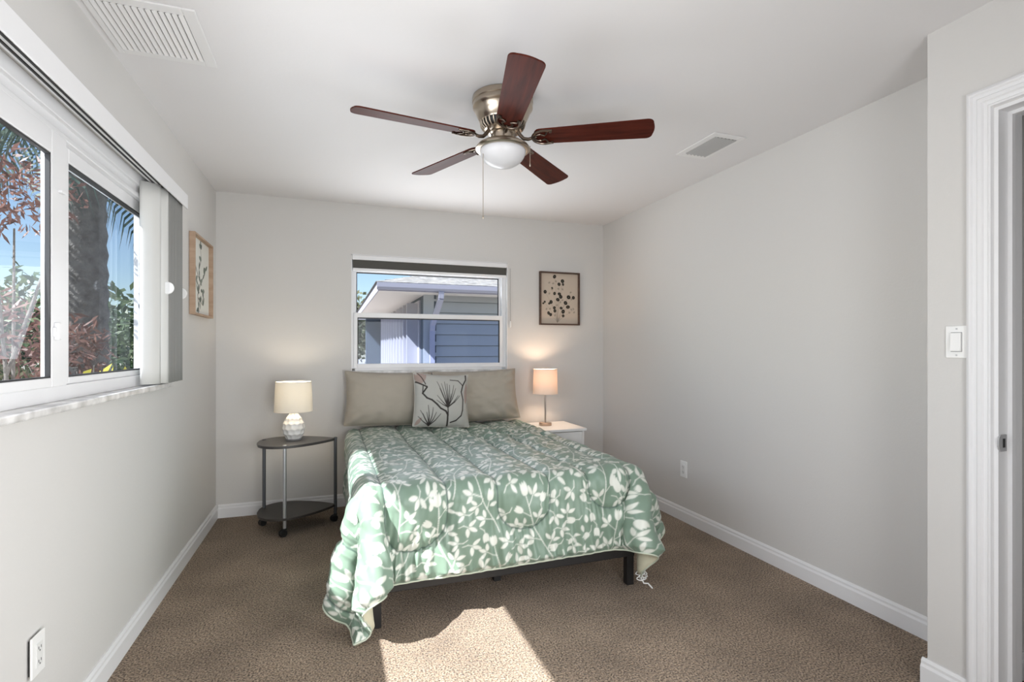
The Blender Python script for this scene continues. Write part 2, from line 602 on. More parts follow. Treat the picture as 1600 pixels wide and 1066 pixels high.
# ------------------------------------------------------------------ window 1: wide horizontal slider in the left wall
w1 = bpy.data.objects.new('window_1', None)
COL.objects.link(w1)
struct(w1)
FX0, FX1 = -0.935, -0.850
boxes('window_frame', [
    (FX0, FX1, WY0, WY1, WZ0, WZ0 + 0.050), (FX0, FX1, WY0, WY1, 1.975, WZ1), (FX0, FX1 + 0.016, WY0, WY1, 2.010, WZ1),
    (FX0, FX1, WY1 - 0.045, WY1, WZ0 + 0.05, 1.975), (FX0, FX1, WY0, WY0 + 0.045, WZ0 + 0.05, 1.975),
    (FX0, FX1 + 0.010, WY0, WY1, 1.955, 1.975)], M_VINYL, w1, 0.003)
def sash(name, y0, y1, z0, z1, x0, x1, st0, st1, rb, rt, glass):
    s = boxes(name, [(x0, x1, y0, y0 + st0, z0, z1), (x0, x1, y1 - st1, y1, z0, z1),
                     (x0, x1, y0 + st0, y1 - st1, z0, z0 + rb), (x0, x1, y0 + st0, y1 - st1, z1 - rt, z1)], M_VINYL, w1, 0.003)
    a0, a1, c0, c1 = y0 + st0, y1 - st1, z0 + rb, z1 - rt
    xm = (x0 + x1) / 2
    boxes('gasket', [(xm - 0.004, x1 - 0.004, a0, a0 + 0.006, c0, c1), (xm - 0.004, x1 - 0.004, a1 - 0.006, a1, c0, c1),
                     (xm - 0.004, x1 - 0.004, a0, a1, c0, c0 + 0.005), (xm - 0.004, x1 - 0.004, a0, a1, c1 - 0.006, c1)], M_GASKET, s)
    bm = BM()
    v = [bm.verts.new((xm, y, z)) for y, z in ((a0, c0), (a1, c0), (a1, c1), (a0, c1))]
    bm.faces.new(v)
    obj('pane', bm, glass, s)
    return s
sash('fixed_sash', 2.10, 3.035, 1.140, 1.955, -0.905, -0.862, 0.085, 0.040, 0.024, 0.050, M_GLASS_TINT)
s2 = sash('sliding_sash', 0.645, 2.105, 1.140, 1.955, -0.862, -0.836, 0.05, 0.095, 0.030, 0.075, M_GLASS)
boxes('latch', [(-0.836, -0.822, 2.020, 2.038, 1.29, 1.345), (-0.836, -0.828, 2.013, 2.045, 1.30, 1.33)], M_VINYL, s2, 0.003)
boxes('vent_stop', [(-0.836, -0.824, 2.045, 2.075, 1.765, 1.775)], M_VINYL, s2, 0.002)
boxes('window_sill', [(-0.935, -0.790, WY0 - 0.05, WY1 + 0.06, WZ0 - 0.026, WZ0)], M_MARBLE, w1, 0.006)

# vertical blind: valance, track and stacked vanes
vb = thing('vertical_blind', 'white vertical blind drawn open to the far end of the wide left window', 'blind', (-0.775, 3.0, 1.09))
def L(x, y, z):
    return (x + 0.775, y - 3.0, z - 1.09)
bm = BM()
def lbox(x0, x1, y0, y1, z0, z1):
    a, b = L(x0, y0, z0), L(x1, y1, z1)
    box(bm, a[0], b[0], a[1], b[1], a[2], b[2])
lbox(-0.740, -0.734, 0.45, 3.18, 2.012, 2.086)
lbox(-0.823, -0.740, 0.45, 3.18, 2.080, 2.086)
lbox(-0.823, -0.740, 3.174, 3.18, 2.030, 2.080)
obj('valance', bm, M_VINYL, vb, 0.0015)
bm = BM()
lbox(-0.800, -0.787, 0.45, 3.17, 2.034, 2.080)
lbox(-0.782, -0.768, 0.45, 3.17, 2.034, 2.080)
lbox(-0.763, -0.752, 0.45, 3.17, 2.034, 2.080)
tr = obj('head_track', bm, M_VINYL, vb)
bm = BM()
lbox(-0.790, -0.784, 0.45, 3.168, 2.0315, 2.036)
lbox(-0.770, -0.763, 0.45, 3.168, 2.0315, 2.036)
lbox(-0.754, -0.742, 0.45, 3.168, 2.0315, 2.036)
obj('track_groove', bm, M_DARKGAP, tr)
random.seed(5)
M_VANE_SHADED = mat('shaded_vinyl_vane', (0.24, 0.24, 0.23), 0.5)  # shaded copy of the vane material, occlusion in the stack put into its colour
def vane(cy, ang, w=0.088, cx=-0.785, sway=0.0, m_=M_VANE):
    n, m = 9, 14
    P = np.zeros((n, m, 3))
    for i in range(n):
        t = i / (n - 1) - 0.5
        for j in range(m):
            z = 1.098 + (2.030 - 1.098) * j / (m - 1)
            s = sway * (1 - j / (m - 1)) ** 1.5
            a = ang + s
            lx, ly = t * w, -0.012 * (1 - 4 * t * t)
            P[i, j] = L(cx + lx * math.cos(a) - ly * math.sin(a), cy + lx * math.sin(a) + ly * math.cos(a), z)
    o = obj('vane', grid_mesh('vane', P), m_, vb)
    sl = o.modifiers.new('thick', 'SOLIDIFY')
    sl.thickness = 0.001
vane(2.800, R(38), cx=-0.797, sway=0.10)
vane(2.868, R(30), cx=-0.787)
for k in range(13):
    vane(2.905 + 0.0165 * k, R(12 + random.uniform(-3, 3)), cx=-0.788 + random.uniform(-0.002, 0.002), sway=random.uniform(-0.05, 0.05), m_=M_VANE_SHADED)
for yy, xx in ((2.880, -0.752), (3.145, -0.760)):
    bm = BM()
    lathe(bm, [(0.0005, -0.004), (0.026, -0.004), (0.030, 0.0), (0.026, 0.004), (0.0005, 0.004)], 24)
    bmesh.ops.rotate(bm, verts=bm.verts, cent=(0, 0, 0), matrix=Matrix.Rotation(R(90), 3, 'X') )
    obj('clip_disc', bm, M_PLATE, vb, smooth=True, loc=L(xx, yy, 1.555))

# ------------------------------------------------------------------ window 2: single-hung in the back wall
w2 = bpy.data.objects.new('window_2', None)
COL.objects.link(w2)
struct(w2)
y0 = YB + 0.035
boxes('reveal', [(BX0, BX0 + 0.006, YB - 0.004, YB + 0.16, BZ0, BZ1), (BX1 - 0.006, BX1, YB - 0.004, YB + 0.16, BZ0, BZ1),
                 (BX0, BX1, YB - 0.004, YB + 0.16, BZ1 - 0.006, BZ1)], M_VINYL, w2)
boxes('window_frame', [
    (BX0 + 0.006, BX0 + 0.032, y0, y0 + 0.09, BZ0 + 0.03, BZ1 - 0.006), (BX1 - 0.044, BX1 - 0.006, y0, y0 + 0.09, BZ0 + 0.03, BZ1 - 0.006),
    (BX0 + 0.032, BX1 - 0.044, y0, y0 + 0.09, BZ0, BZ0 + 0.045), (BX0 + 0.032, BX1 - 0.044, y0, y0 + 0.09, BZ1 - 0.12, BZ1 - 0.006)], M_VINYL, w2, 0.003)
def sash2(name, x0, x1, z0, z1, ya, yb, st, rb, rt, glass):
    s = boxes(name, [(x0, x0 + st, ya, yb, z0, z1), (x1 - st, x1, ya, yb, z0, z1), (x0 + st, x1 - st, ya, yb, z0, z0 + rb), (x0 + st, x1 - st, ya, yb, z1 - rt, z1)], M_VINYL, w2, 0.003)
    a0, a1, c0, c1 = x0 + st, x1 - st, z0 + rb, z1 - rt
    ym = (ya + yb) / 2
    boxes('gasket', [(a0, a0 + 0.006, ya + 0.004, ym + 0.004, c0, c1), (a1 - 0.006, a1, ya + 0.004, ym + 0.004, c0, c1),
                     (a0, a1, ya + 0.004, ym + 0.004, c1 - 0.008, c1)], M_GASKET, s)
    bm = BM()
    bm.faces.new([bm.verts.new((x, ym, z)) for x, z in ((a0, c0), (a1, c0), (a1, c1), (a0, c1))])
    obj('pane', bm, glass, s)
sash2('upper_sash', BX0 + 0.032, BX1 - 0.044, 1.525, BZ1 - 0.12, y0 + 0.05, y0 + 0.08, 0.012, 0.02, 0.012, M_GLASS)
sash2('lower_sash', BX0 + 0.020, BX1 - 0.036, 1.105, 1.560, y0 - 0.012, y0 + 0.030, 0.030, 0.036, 0.040, M_GLASS_SCREEN)
boxes('window_sill', [(BX0 - 0.004, BX1 + 0.004, YB - 0.018, YB + 0.10, BZ0 - 0.022, BZ0 + 0.012)], M_MARBLE, w2, 0.004)

rs = thing('roller_shade', 'charcoal roller shade rolled up at the top of the back window', 'shade', ((BX0 + BX1) / 2, YB + 0.02, BZ1))
hw = (BX1 - BX0) / 2 - 0.008
boxes('cassette', [(-hw, hw, -0.030, 0.008, -0.045, -0.008)], M_VINYL, rs, 0.003)
bm = BM()
lathe(bm, [(0.020, -hw + 0.01), (0.020, hw - 0.01)], 20)
bmesh.ops.rotate(bm, verts=bm.verts, cent=(0, 0, 0), matrix=Matrix.Rotation(R(90), 3, 'Y'))
for v in bm.verts:
    v.co += Vector((0, -0.006, -0.066))
box(bm, -hw + 0.006, hw - 0.006, -0.026, -0.023, -0.112, -0.046)
obj('shade_fabric', bm, M_SHADEFAB, rs, smooth=True)
boxes('bottom_bar', [(-hw + 0.006, hw - 0.006, -0.030, -0.018, -0.134, -0.112)], M_VINYL, rs, 0.003)
bm = BM()
tube(bm, [(hw + 0.026, -0.040, -0.05), (hw + 0.027, -0.038, -0.30), (hw + 0.030, -0.036, -0.520)], 0.0028, 8)
cd = obj('pull_cord', bm, mat('grey_cord', (0.42, 0.41, 0.40), 0.6), rs, smooth=True)
bm = BM()
lathe(bm, [(0.001, -0.060), (0.007, -0.056), (0.008, -0.02), (0.004, 0.0)], 12, (hw + 0.030, -0.036, -0.520))
obj('cord_tassel', bm, M_PLATE, cd, smooth=True)

# ------------------------------------------------------------------ ceiling fan
FC = Vector((0.755, 2.300, ZC))
fan = thing('ceiling_fan', 'five-blade ceiling fan with dark red-brown blades and opal light bowl', 'fan', FC)
def fz(z):
    return z - ZC
bm = BM()
lathe(bm, [(0.136, 0.0), (0.143, -0.004), (0.143, -0.026), (0.139, -0.030), (0.141, -0.034), (0.141, -0.050), (0.134, -0.058), (0.131, -0.060),
           (0.124, -0.080), (0.112, -0.108), (0.106, -0.112), (0.104, -0.118)], 56)
mh = obj('motor_housing', bm, M_NICKEL, fan, smooth=True)
bm = BM()
lathe(bm, [(0.102, -0.118), (0.096, -0.138), (0.080, -0.150)], 48)
core = obj('motor_core', bm, M_BLACKM, mh, smooth=True)
bm = BM()
for k in range(30):
    a = 2 * PI * k / 30
    c, s = math.cos(a), math.sin(a)
    tube(bm, [(0.105 * c, 0.105 * s, -0.116), (0.100 * c, 0.100 * s, -0.136), (0.084 * c, 0.084 * s, -0.152)], 0.0042, 6)
lathe(bm, [(0.060, -0.150), (0.086, -0.148), (0.088, -0.154), (0.060, -0.158)], 40)
obj('vent_rib', bm, M_NICKEL, mh, smooth=True)
bm = BM()
lathe(bm, [(0.058, -0.150), (0.058, -0.162), (0.050, -0.166), (0.050, -0.200), (0.056, -0.203)], 40)
for k in range(8):
    a = 2 * PI * k / 8
    box(bm, 0.0, 0.0005, 0.0, 0.0005, -0.17, -0.169)
obj('switch_housing', bm, M_NICKEL, fan, smooth=True)
bm = BM()
lathe(bm, [(0.050, -0.200), (0.070, -0.204), (0.100, -0.214), (0.120, -0.226), (0.128, -0.238), (0.128, -0.243), (0.120, -0.248), (0.108, -0.247)], 56)
obj('light_fitter', bm, M_NICKEL, fan, smooth=True)
bm = BM()
lathe(bm, [(0.108, -0.242)] + [(0.108 * math.cos(t), -0.246 - 0.080 * math.sin(t)) for t in [PI / 2 * k / 14 for k in range(1, 14)]] + [(0.001, -0.326)], 48)
obj('light_bowl', bm, M_OPAL, fan, smooth='all')

def blade_outline():
    pts = []
    r0, r1, w0, w1 = 0.175, 0.692, 0.054, 0.068
    pts.append((r0, -w0)); 
    rc = 0.028
    for k in range(7):
        t = -PI / 2 + PI / 2 * k / 6
        pts.append((r1 - rc - 0.006 + rc * math.cos(t), -(w1 - rc) + rc * math.sin(t)))
    for k in range(1, 6):
        y = -(w1 - rc) + 2 * (w1 - rc) * k / 6
        pts.append((r1 - 0.006 + 0.006 * (1 - (y / (w1 - rc)) ** 2), y))
    for k in range(7):
        t = PI / 2 * k / 6
        pts.append((r1 - rc - 0.006 + rc * math.cos(t), (w1 - rc) + rc * math.sin(t)))
    pts.append((r0, w0))
    for k in range(1, 8):
        t = PI / 2 + PI * k / 8
        pts.append((r0 + 0.030 * math.cos(t), w0 * math.sin(t)))
    return pts
BLZ = -0.190
pitch = R(-12)
rot = Matrix.Rotation(pitch, 3, 'X')
for k in range(5):
    ang = R(-101 + 72 * k)
    bm = BM()
    prism(bm, blade_outline(), -0.003, 0.003)
    bmesh.ops.rotate(bm, verts=bm.verts, cent=(0, 0, 0), matrix=rot)
    bl = obj('blade', bm, M_BLADE, fan, 0.0015, loc=(0, 0, BLZ), rot=(0, 0, ang))
    bm = BM()
    # curved arm from the motor to the blade, ending in an open scrolled bracket
    tube(bm, [(0.070, 0, 0.030), (0.084, 0, 0.010), (0.100, 0, -0.006), (0.122, 0, -0.010), (0.145, 0, -0.004), (0.160, 0, -0.002)], [0.009, 0.009, 0.0085, 0.008, 0.007, 0.006], 10)
    loop = []
    for q in range(15):
        t = R(95) + R(170) * q / 14
        loop.append(Vector((0.200 + 0.060 * math.cos(t), 0.050 * math.sin(t), -0.007)))
    loop = [Vector((0.235, 0.046, -0.006))] + loop + [Vector((0.235, -0.046, -0.006))]
    tube(bm, [rot @ p for p in loop], 0.0055, 8)
    for sg in (-1, 1):
        pts = [Vector((0.145, 0, -0.007)), Vector((0.158, sg * 0.018, -0.007)), Vector((0.180, sg * 0.024, -0.007)), Vector((0.198, sg * 0.012, -0.007)), Vector((0.205, sg * 0.022, -0.007)), Vector((0.212, sg * 0.040, -0.007))]
        tube(bm, [rot @ p for p in pts], 0.0042, 8)
        lathe(bm, [(0.001, -0.013), (0.006, -0.011), (0.006, -0.004)], 10, rot @ Vector((0.228, sg * 0.040, 0)))
    obj('blade_iron', bm, M_BRONZE, bl, smooth=True)
def chain(x, y, z0, z1, r=0.0016):
    bm = BM()
    tube(bm, [(x, y, z0), (x, y, z1)], r, 6)
    n = int((z0 - z1) / 0.012)
    for k in range(n):
        z = z0 - 0.012 * (k + 0.5)
        lathe(bm, [(0.0006, -0.0022), (0.0019, 0.0), (0.0006, 0.0022)], 6, (x, y, z))
    lathe(bm, [(0.001, -0.016), (0.0035, -0.012), (0.0035, -0.003), (0.001, 0.0)], 8, (x, y, z1))
    obj('pull_chain', bm, M_NICKEL, fan, smooth=True)
vd = Vector((math.cos(R(19.2)), -math.sin(R(19.2))))
chain(-0.105 * vd.x - 0.03 * vd.y * -1 * 0, -0.105 * vd.y - 0.045, -0.245, -0.562)
chain(0.112 * vd.x, 0.112 * vd.y - 0.045, -0.240, -0.320)

# ------------------------------------------------------------------ ceiling grilles
gr = thing('return_air_grille', 'large square white return air grille beside the left wall', 'vent', (-0.625, 2.235, ZC))
boxes('grille_frame', [(-0.172, -0.150, -0.185, 0.195, -0.007, 0), (0.130, 0.172, -0.185, 0.195, -0.007, 0),
                       (-0.150, 0.130, -0.185, -0.145, -0.007, 0), (-0.150, 0.130, 0.160, 0.195, -0.007, 0)], M_GRILLE, gr, 0.002)
boxes('duct_back', [(-0.150, 0.130, -0.145, 0.160, -0.0012, -0.0004)], M_DUCT, gr)
def slat_mesh(x, yy0, yy1, w, tilt):
    bm = BM()
    box(bm, -w / 2, w / 2, yy0, yy1, -0.0007, 0.0007)
    bmesh.ops.rotate(bm, verts=bm.verts, cent=(0, 0, 0), matrix=Matrix.Rotation(tilt, 3, 'Y'))
    for v in bm.verts:
        v.co += Vector((x, 0, -0.006))
    return bm
for k in range(14):
    obj('slat', slat_mesh(-0.140 + 0.0200 * k, -0.145, 0.160, 0.0165, R(-18)), M_GRILLE, gr)
vt = thing('supply_vent', 'small white ceiling supply vent near the right wall', 'vent', (2.072, 2.440, ZC))
boxes('vent_frame', [(-0.115, -0.075, -0.165, 0.175, -0.006, 0), (0.072, 0.100, -0.165, 0.175, -0.006, 0),
                     (-0.075, 0.072, -0.165, -0.125, -0.006, 0), (-0.075, 0.072, 0.135, 0.175, -0.006, 0)], M_GRILLE, vt, 0.002)
boxes('duct_back', [(-0.075, 0.072, -0.125, 0.135, -0.0012, -0.0004)], mat('dark_duct', (0.05, 0.05, 0.05), 0.8), vt)
for k in range(6):
    obj('slat', slat_mesh(-0.063 + 0.0250 * k, -0.125, 0.135, 0.0150, R(28)), mat('grey_vent_enamel', (0.40, 0.40, 0.40), 0.5), vt)

# ------------------------------------------------------------------ switch and outlets
def plate_mesh(w, h, t=0.006):
    bm = BM()
    box(bm, -w / 2, w / 2, -t, 0, -h / 2, h / 2)
    return bm
sw = thing('light_switch', 'white rocker light switch beside the door casing', 'switch', (XE, 1.2125, 1.286), R(90) * -1)
sw.rotation_euler = (0, 0, R(-90))
obj('wall_plate', plate_mesh(0.070, 0.115), M_PLATE, sw, 0.0025)
boxes('rocker_frame', [(-0.0175, 0.0175, -0.0075, -0.006, -0.035, 0.035)], mat('plate_shadow_gap', (0.35, 0.35, 0.35), 0.5), sw)
bm = BM()
box(bm, -0.0155, 0.0155, -0.013, -0.006, -0.0325, 0.0325)
for v in bm.verts:
    if v.co.y < -0.01 and v.co.z < 0:
        v.co.y -= 0.004
obj('rocker', bm, M_PLATE, sw, 0.001)
for z in (-0.047, 0.047):
    bm = BM()
    lathe(bm, [(0.001, -0.001), (0.003, -0.0005), (0.003, 0.001)], 10)
    bmesh.ops.rotate(bm, verts=bm.verts, cent=(0, 0, 0), matrix=Matrix.Rotation(R(90), 3, 'X'))
    obj('screw', bm, mat('plate_screw', (0.55, 0.55, 0.55), 0.3, 0.8), sw, loc=(0, -0.0065, z))
def outlet(label, loc, rz, proud=0.0):
    o = thing('wall_outlet', label, 'outlet', loc, rz)
    bm = plate_mesh(0.072, 0.118)
    for v in bm.verts:
        v.co.y -= proud
    obj('wall_plate', bm, M_PLATE, o, 0.002)
    boxes('receptacle', [(-0.017, 0.017, -0.0085 - proud, -0.006 - proud, -0.034, 0.034)], mat('outlet_face', (0.74, 0.74, 0.73), 0.4), o, 0.001)
    for z in (-0.019, 0.019):
        boxes('socket', [(-0.0075, -0.0055, -0.0092 - proud, -0.0084 - proud, z - 0.004, z + 0.004), (0.0055, 0.0075, -0.0092 - proud, -0.0084 - proud, z - 0.004, z + 0.004),
                         (-0.002, 0.002, -0.0092 - proud, -0.0084 - proud, z - 0.011, z - 0.007)], M_DARKGAP, o)
    if proud:
        boxes('outlet_box', [(-0.028, 0.028, -proud, -0.001, -0.050, 0.050)], M_DARKGAP, o)
    return o
outlet('white duplex outlet low on the right wall', (XR, 3.154, 0.380), R(-90))
outlet('white duplex outlet standing proud of the left wall below the window', (XL, 1.872, 0.372), R(90), 0.008)

# ------------------------------------------------------------------ framed prints
def picture(name, label, loc, rz, w, h, depth, fmat, fw, draw, nx, nz, base, side=None):
    o = thing(name, label, 'picture', loc, rz)
    boxes('frame', [(-w / 2, -w / 2 + fw, -depth, -0.001, -h / 2, h / 2), (w / 2 - fw, w / 2, -depth, -0.001, -h / 2, h / 2),
                    (-w / 2 + fw, w / 2 - fw, -depth, -0.001, -h / 2, -h / 2 + fw), (-w / 2 + fw, w / 2 - fw, -depth, -0.001, h / 2 - fw, h / 2)], fmat, o, 0.001)
    cw, ch = w - 2 * fw, h - 2 * fw
    c = Canvas(cw, ch, nx, nz, base)
    draw(c)
    u = np.linspace(-cw / 2, cw / 2, nx)
    v = np.linspace(-ch / 2, ch / 2, nz)
    P = np.zeros((nx, nz, 3))
    P[..., 0] = u[:, None]
    P[..., 2] = v[None, :]
    P[..., 1] = -0.008
    obj('print', grid_mesh('print', P, c.c), attr_mat('print_paper_' + name, 0.8), o)
    return o

def draw_berries(c):
    rnd = random.Random(4)
    W, H = c.w, c.h
    def P(px, py):          # zoomed photo crop coordinates -> paper
        return ((px - 165) / (705 - 165) * W, (925 - py) / (925 - 115) * H)
    ink, grey, tan = (0.012, 0.012, 0.010), (0.16, 0.15, 0.13), (0.24, 0.20, 0.16)
    stem0 = P(405, 905)
    tips = [(365, 165), (430, 285), (480, 240), (230, 415), (365, 437), (435, 445), (570, 490), (640, 495), (215, 585), (315, 575), (412, 535), (525, 585), (560, 650), (362, 668), (460, 670), (280, 755), (490, 725), (490, 795), (640, 700), (600, 410), (330, 370)]
    for t in tips:
        q = P(*t)
        mid = ((stem0[0] * 0.35 + q[0] * 0.65) * 0.5 + W * 0.47 * 0.5, stem0[1] * 0.45 + q[1] * 0.55 - 0.01)
        pts = []
        for k in range(9):
            s = k / 8
            pts.append(((1 - s) ** 2 * stem0[0] + 2 * s * (1 - s) * mid[0] + s * s * q[0], (1 - s) ** 2 * stem0[1] + 2 * s * (1 - s) * mid[1] + s * s * q[1]))
        c.poly(pts, 0.0013, 0.0007, tan, 0.7)
    for px, py in [(290, 440), (600, 410), (250, 690), (300, 685), (480, 540), (450, 575), (610, 520), (580, 740), (640, 680), (650, 735), (370, 790), (400, 625), (290, 265), (345, 275), (330, 370), (420, 360), (480, 365), (385, 240), (610, 690)]:
        c.disc(P(px, py), 0.011, 0.008, rnd.uniform(0, 3), grey, 0.55)
    for px, py, r in [(365, 165, 25), (430, 285, 22), (480, 232, 24), (488, 285, 18), (230, 415, 23), (365, 437, 21), (435, 443, 24), (455, 488, 24), (412, 535, 25), (570, 490, 27), (640, 495, 22), (315, 575, 24), (290, 600, 16), (525, 585, 27), (560, 650, 27), (362, 668, 20), (370, 718, 21), (460, 670, 20), (490, 727, 27), (280, 755, 22), (310, 780, 21), (490, 795, 19), (225, 575, 14), (205, 600, 14), (330, 350, 14)]:
        rr = r / 540 * W * 1.05
        c.disc(P(px, py), rr, rr * rnd.uniform(0.8, 1.0), rnd.uniform(0, 3), ink)
        c.disc(P(px, py), rr * 0.22, rr * 0.22, 0, tan, 0.8)
picture('framed_print', 'framed print of dark round leaves in brown frame right of the back window', (1.977, YB, 1.727), 0, 0.402, 0.488, 0.030,
        wood_mat('walnut_frame', (0.05, 0.028, 0.02), (0.10, 0.055, 0.038), (2, 2, 10), 0.45), 0.013, draw_berries, 150, 180, (0.52, 0.44, 0.365))

def draw_branch(c):
    W, H = c.w, c.h
    g1, g2, br = (0.10, 0.12, 0.10), (0.20, 0.23, 0.20), (0.11, 0.09, 0.07)
    c.poly([(W * 0.42, H * 0.04), (W * 0.35, H * 0.25), (W * 0.5, H * 0.42), (W * 0.42, H * 0.6), (W * 0.55, H * 0.75), (W * 0.5, H * 0.93)], 0.006, 0.003, br)
    c.poly([(W * 0.5, H * 0.42), (W * 0.75, H * 0.58), (W * 0.82, H * 0.66)], 0.005, 0.002, br)
    c.poly([(W * 0.38, H * 0.5), (W * 0.18, H * 0.68), (W * 0.12, H * 0.8)], 0.005, 0.002, br)
    c.poly([(W * 0.36, H * 0.22), (W * 0.65, H * 0.13)], 0.004, 0.002, br)
    rnd = random.Random(8)
    for x, y in [(0.5, 0.9), (0.55, 0.75), (0.8, 0.64), (0.72, 0.57), (0.12, 0.78), (0.2, 0.66), (0.42, 0.6), (0.5, 0.45), (0.35, 0.3), (0.65, 0.13), (0.5, 0.17), (0.4, 0.08), (0.62, 0.33), (0.25, 0.45)]:
        for _ in range(3):
            c.leaf((W * x, H * y), rnd.uniform(0, 2 * PI), rnd.uniform(0.04, 0.065), rnd.uniform(0.010, 0.016), rnd.choice((g1, g2)))
picture('framed_print', 'framed grey-green branch print in light wood box frame on left wall', (XL, 3.840, 1.727), R(90), 0.50, 0.505, 0.034,
        wood_mat('light_oak_frame', (0.36, 0.24, 0.16), (0.46, 0.33, 0.235), (2, 2, 10), 0.6), 0.012, draw_branch, 150, 150, (0.70, 0.70, 0.66))

# ------------------------------------------------------------------ bed
BXL, BXR, BYF, BYH = 0.165, 1.525, 2.385, 4.300
BEDTOP = 0.625
bed = thing('bed', 'double bed on a low black metal frame against the back wall', 'bed', (0.845, 3.34, 0))
def bo(*l):
    return [(a - 0.845, b - 0.845, c - 3.34, d - 3.34, e, f) for a, b, c, d, e, f in l]
for x in (BXL, BXR - 0.03):
    boxes('side_rail', bo((x, x + 0.03, BYF + 0.03, BYH, 0.200, 0.330)), M_BEDMETAL, bed, 0.003)
boxes('foot_rail', bo((BXL, BXR, BYF, BYF + 0.03, 0.155, 0.330)), M_BEDMETAL, bed, 0.003)
boxes('head_rail', bo((BXL, BXR, BYH - 0.03, BYH, 0.200, 0.330)), M_BEDMETAL, bed, 0.003)
for x, y in ((BXL + 0.002, BYF + 0.004), (BXR - 0.042, BYF + 0.004), (BXL + 0.002, BYH - 0.05), (BXR - 0.042, BYH - 0.05), (0.825, BYF + 0.28), (0.825, 3.4)):
    boxes('leg', bo((x, x + 0.040, y, y + 0.040, 0.0, 0.175)), M_BEDMETAL, bed, 0.002)
for k in range(10):
    yy = BYF + 0.12 + k * 0.19
    boxes('slat', bo((BXL + 0.03, BXR - 0.03, yy, yy + 0.05, 0.305, 0.325)), M_BEDMETAL, bed)
bm = BM()
box(bm, BXL + 0.005 - 0.845, BXR - 0.005 - 0.845, BYF + 0.01 - 3.34, BYH + 0.02 - 3.34, 0.331, 0.600)
obj('mattress', bm, M_MATTRESS, bed, 0.05, segs=4)

# comforter: draped by a small position-based cloth solve, then refined and quilted
def solve_cloth(W, Lh, nu, nv, x_left, y_foot, yaw=0.0, frames=200, ns=10, wind=0.0, seed=3):
    du, dv = W / (nu - 1), Lh / (nv - 1)
    X = np.zeros((nu, nv, 3))
    a = np.arange(nu)[:, None] * du - W / 2
    b = np.arange(nv)[None, :] * dv
    X[..., 0] = x_left + W / 2 + a * math.cos(yaw) - b * math.sin(yaw)
    X[..., 1] = y_foot + a * math.sin(yaw) + b * math.cos(yaw)
    rng = np.random.RandomState(seed)
    X[..., 2] = BEDTOP + 0.012 + rng.rand(nu, nv) * 0.004
    V = np.zeros_like(X)
    hz0 = 0.14
    c = np.array([(BXL + BXR) / 2 - 0.012, (BYF + BYH + 0.5) / 2, (BEDTOP + hz0) / 2])
    h = np.array([(BXR - BXL) / 2 + 0.040, (BYH + 0.5 - BYF) / 2 + 0.045, (BEDTOP - hz0) / 2])
    rad = 0.06
    cons = []
    def add(di, dj, k):
        l = math.hypot(di * du, dj * dv)
        A = (slice(max(0, -di), nu - max(0, di)), slice(max(0, -dj), nv - max(0, dj)))
        B = (slice(max(0, di), nu - max(0, -di)), slice(max(0, dj), nv - max(0, -dj)))
        # split in two sets so no vertex is used twice in one set
        per = 2 * max(abs(di), abs(dj))
        for par in range(2):
            if di:
                ia = np.arange(nu)[A[0]]; ib = np.arange(nu)[B[0]]
                m = ((ia if di > 0 else ib) // abs(di)) % 2 == par
                cons.append((np.ix_(ia[m], np.arange(nv)[A[1]]), np.ix_(ib[m], np.arange(nv)[B[1]]), l, k))
            else:
                ja = np.arange(nv)[A[1]]; jb = np.arange(nv)[B[1]]
                m = (ja // abs(dj)) % 2 == par
                cons.append((np.ix_(np.arange(nu), ja[m]), np.ix_(np.arange(nu), jb[m]), l, k))
    for di, dj, k in ((1, 0, 1.0), (0, 1, 1.0), (1, 1, 0.35), (1, -1, 0.35), (2, 0, 0.01), (0, 2, 0.01)):
        add(di, dj, k)
    dt = 1 / 60.0 / ns
    for it in range(frames * ns):
        V[..., 2] -= 9.8 * dt
        V *= 0.9965
        Xp = X.copy()
        X = X + V * dt
        for A, B, l, k in cons:
            d = X[B] - X[A]
            n = np.sqrt((d * d).sum(-1, keepdims=True)) + 1e-9
            e = d * ((1 - l / n) * 0.5 * k)
            X[A] += e
            X[B] -= e
        q = X - c
        p = np.abs(q) - (h - rad)
        pm = np.maximum(p, 0)
        ln = np.sqrt((pm * pm).sum(-1))
        sdf = ln + np.minimum(p.max(-1), 0) - rad
        hit = sdf < 0
        gn = np.where(ln[..., None] > 1e-9, pm / (ln[..., None] + 1e-9), (p == p.max(-1, keepdims=True)).astype(float)) * np.sign(q)
        X = np.where(hit[..., None], X - gn * sdf[..., None], X)
        low = X[..., 2] < 0.014
        X[..., 2] = np.maximum(X[..., 2], 0.014)
        mv = X - Xp
        fr = (hit & (gn[..., 2] > 0.5)) | low
        X[..., :2] = np.where(fr[..., None], Xp[..., :2] + mv[..., :2] * 0.9, X[..., :2])
        pin = hit[:, -4:]
        X[:, -4:, :2] = np.where(pin[..., None], Xp[:, -4:, :2], X[:, -4:, :2])
        V = (X - Xp) / dt
    return X

def spline_up(A, n):
    """Catmull-Rom resampling of axis 0 to n samples"""
    m = A.shape[0]
    t = np.linspace(0, m - 1, n)
    i = np.minimum(t.astype(int), m - 2)
    f = (t - i).reshape(-1, *([1] * (A.ndim - 1)))
    p0, p1, p2, p3 = A[np.maximum(i - 1, 0)], A[i], A[i + 1], A[np.minimum(i + 2, m - 1)]
    return p1 + 0.5 * f * (p2 - p0 + f * (2 * p0 - 5 * p1 + 4 * p2 - p3 + f * (3 * (p1 - p2) + p3 - p0)))

def normals(P):
    a = np.gradient(P, axis=0)
    b = np.gradient(P, axis=1)
    n = np.cross(a, b)
    return n / (np.linalg.norm(n, axis=-1, keepdims=True) + 1e-12)

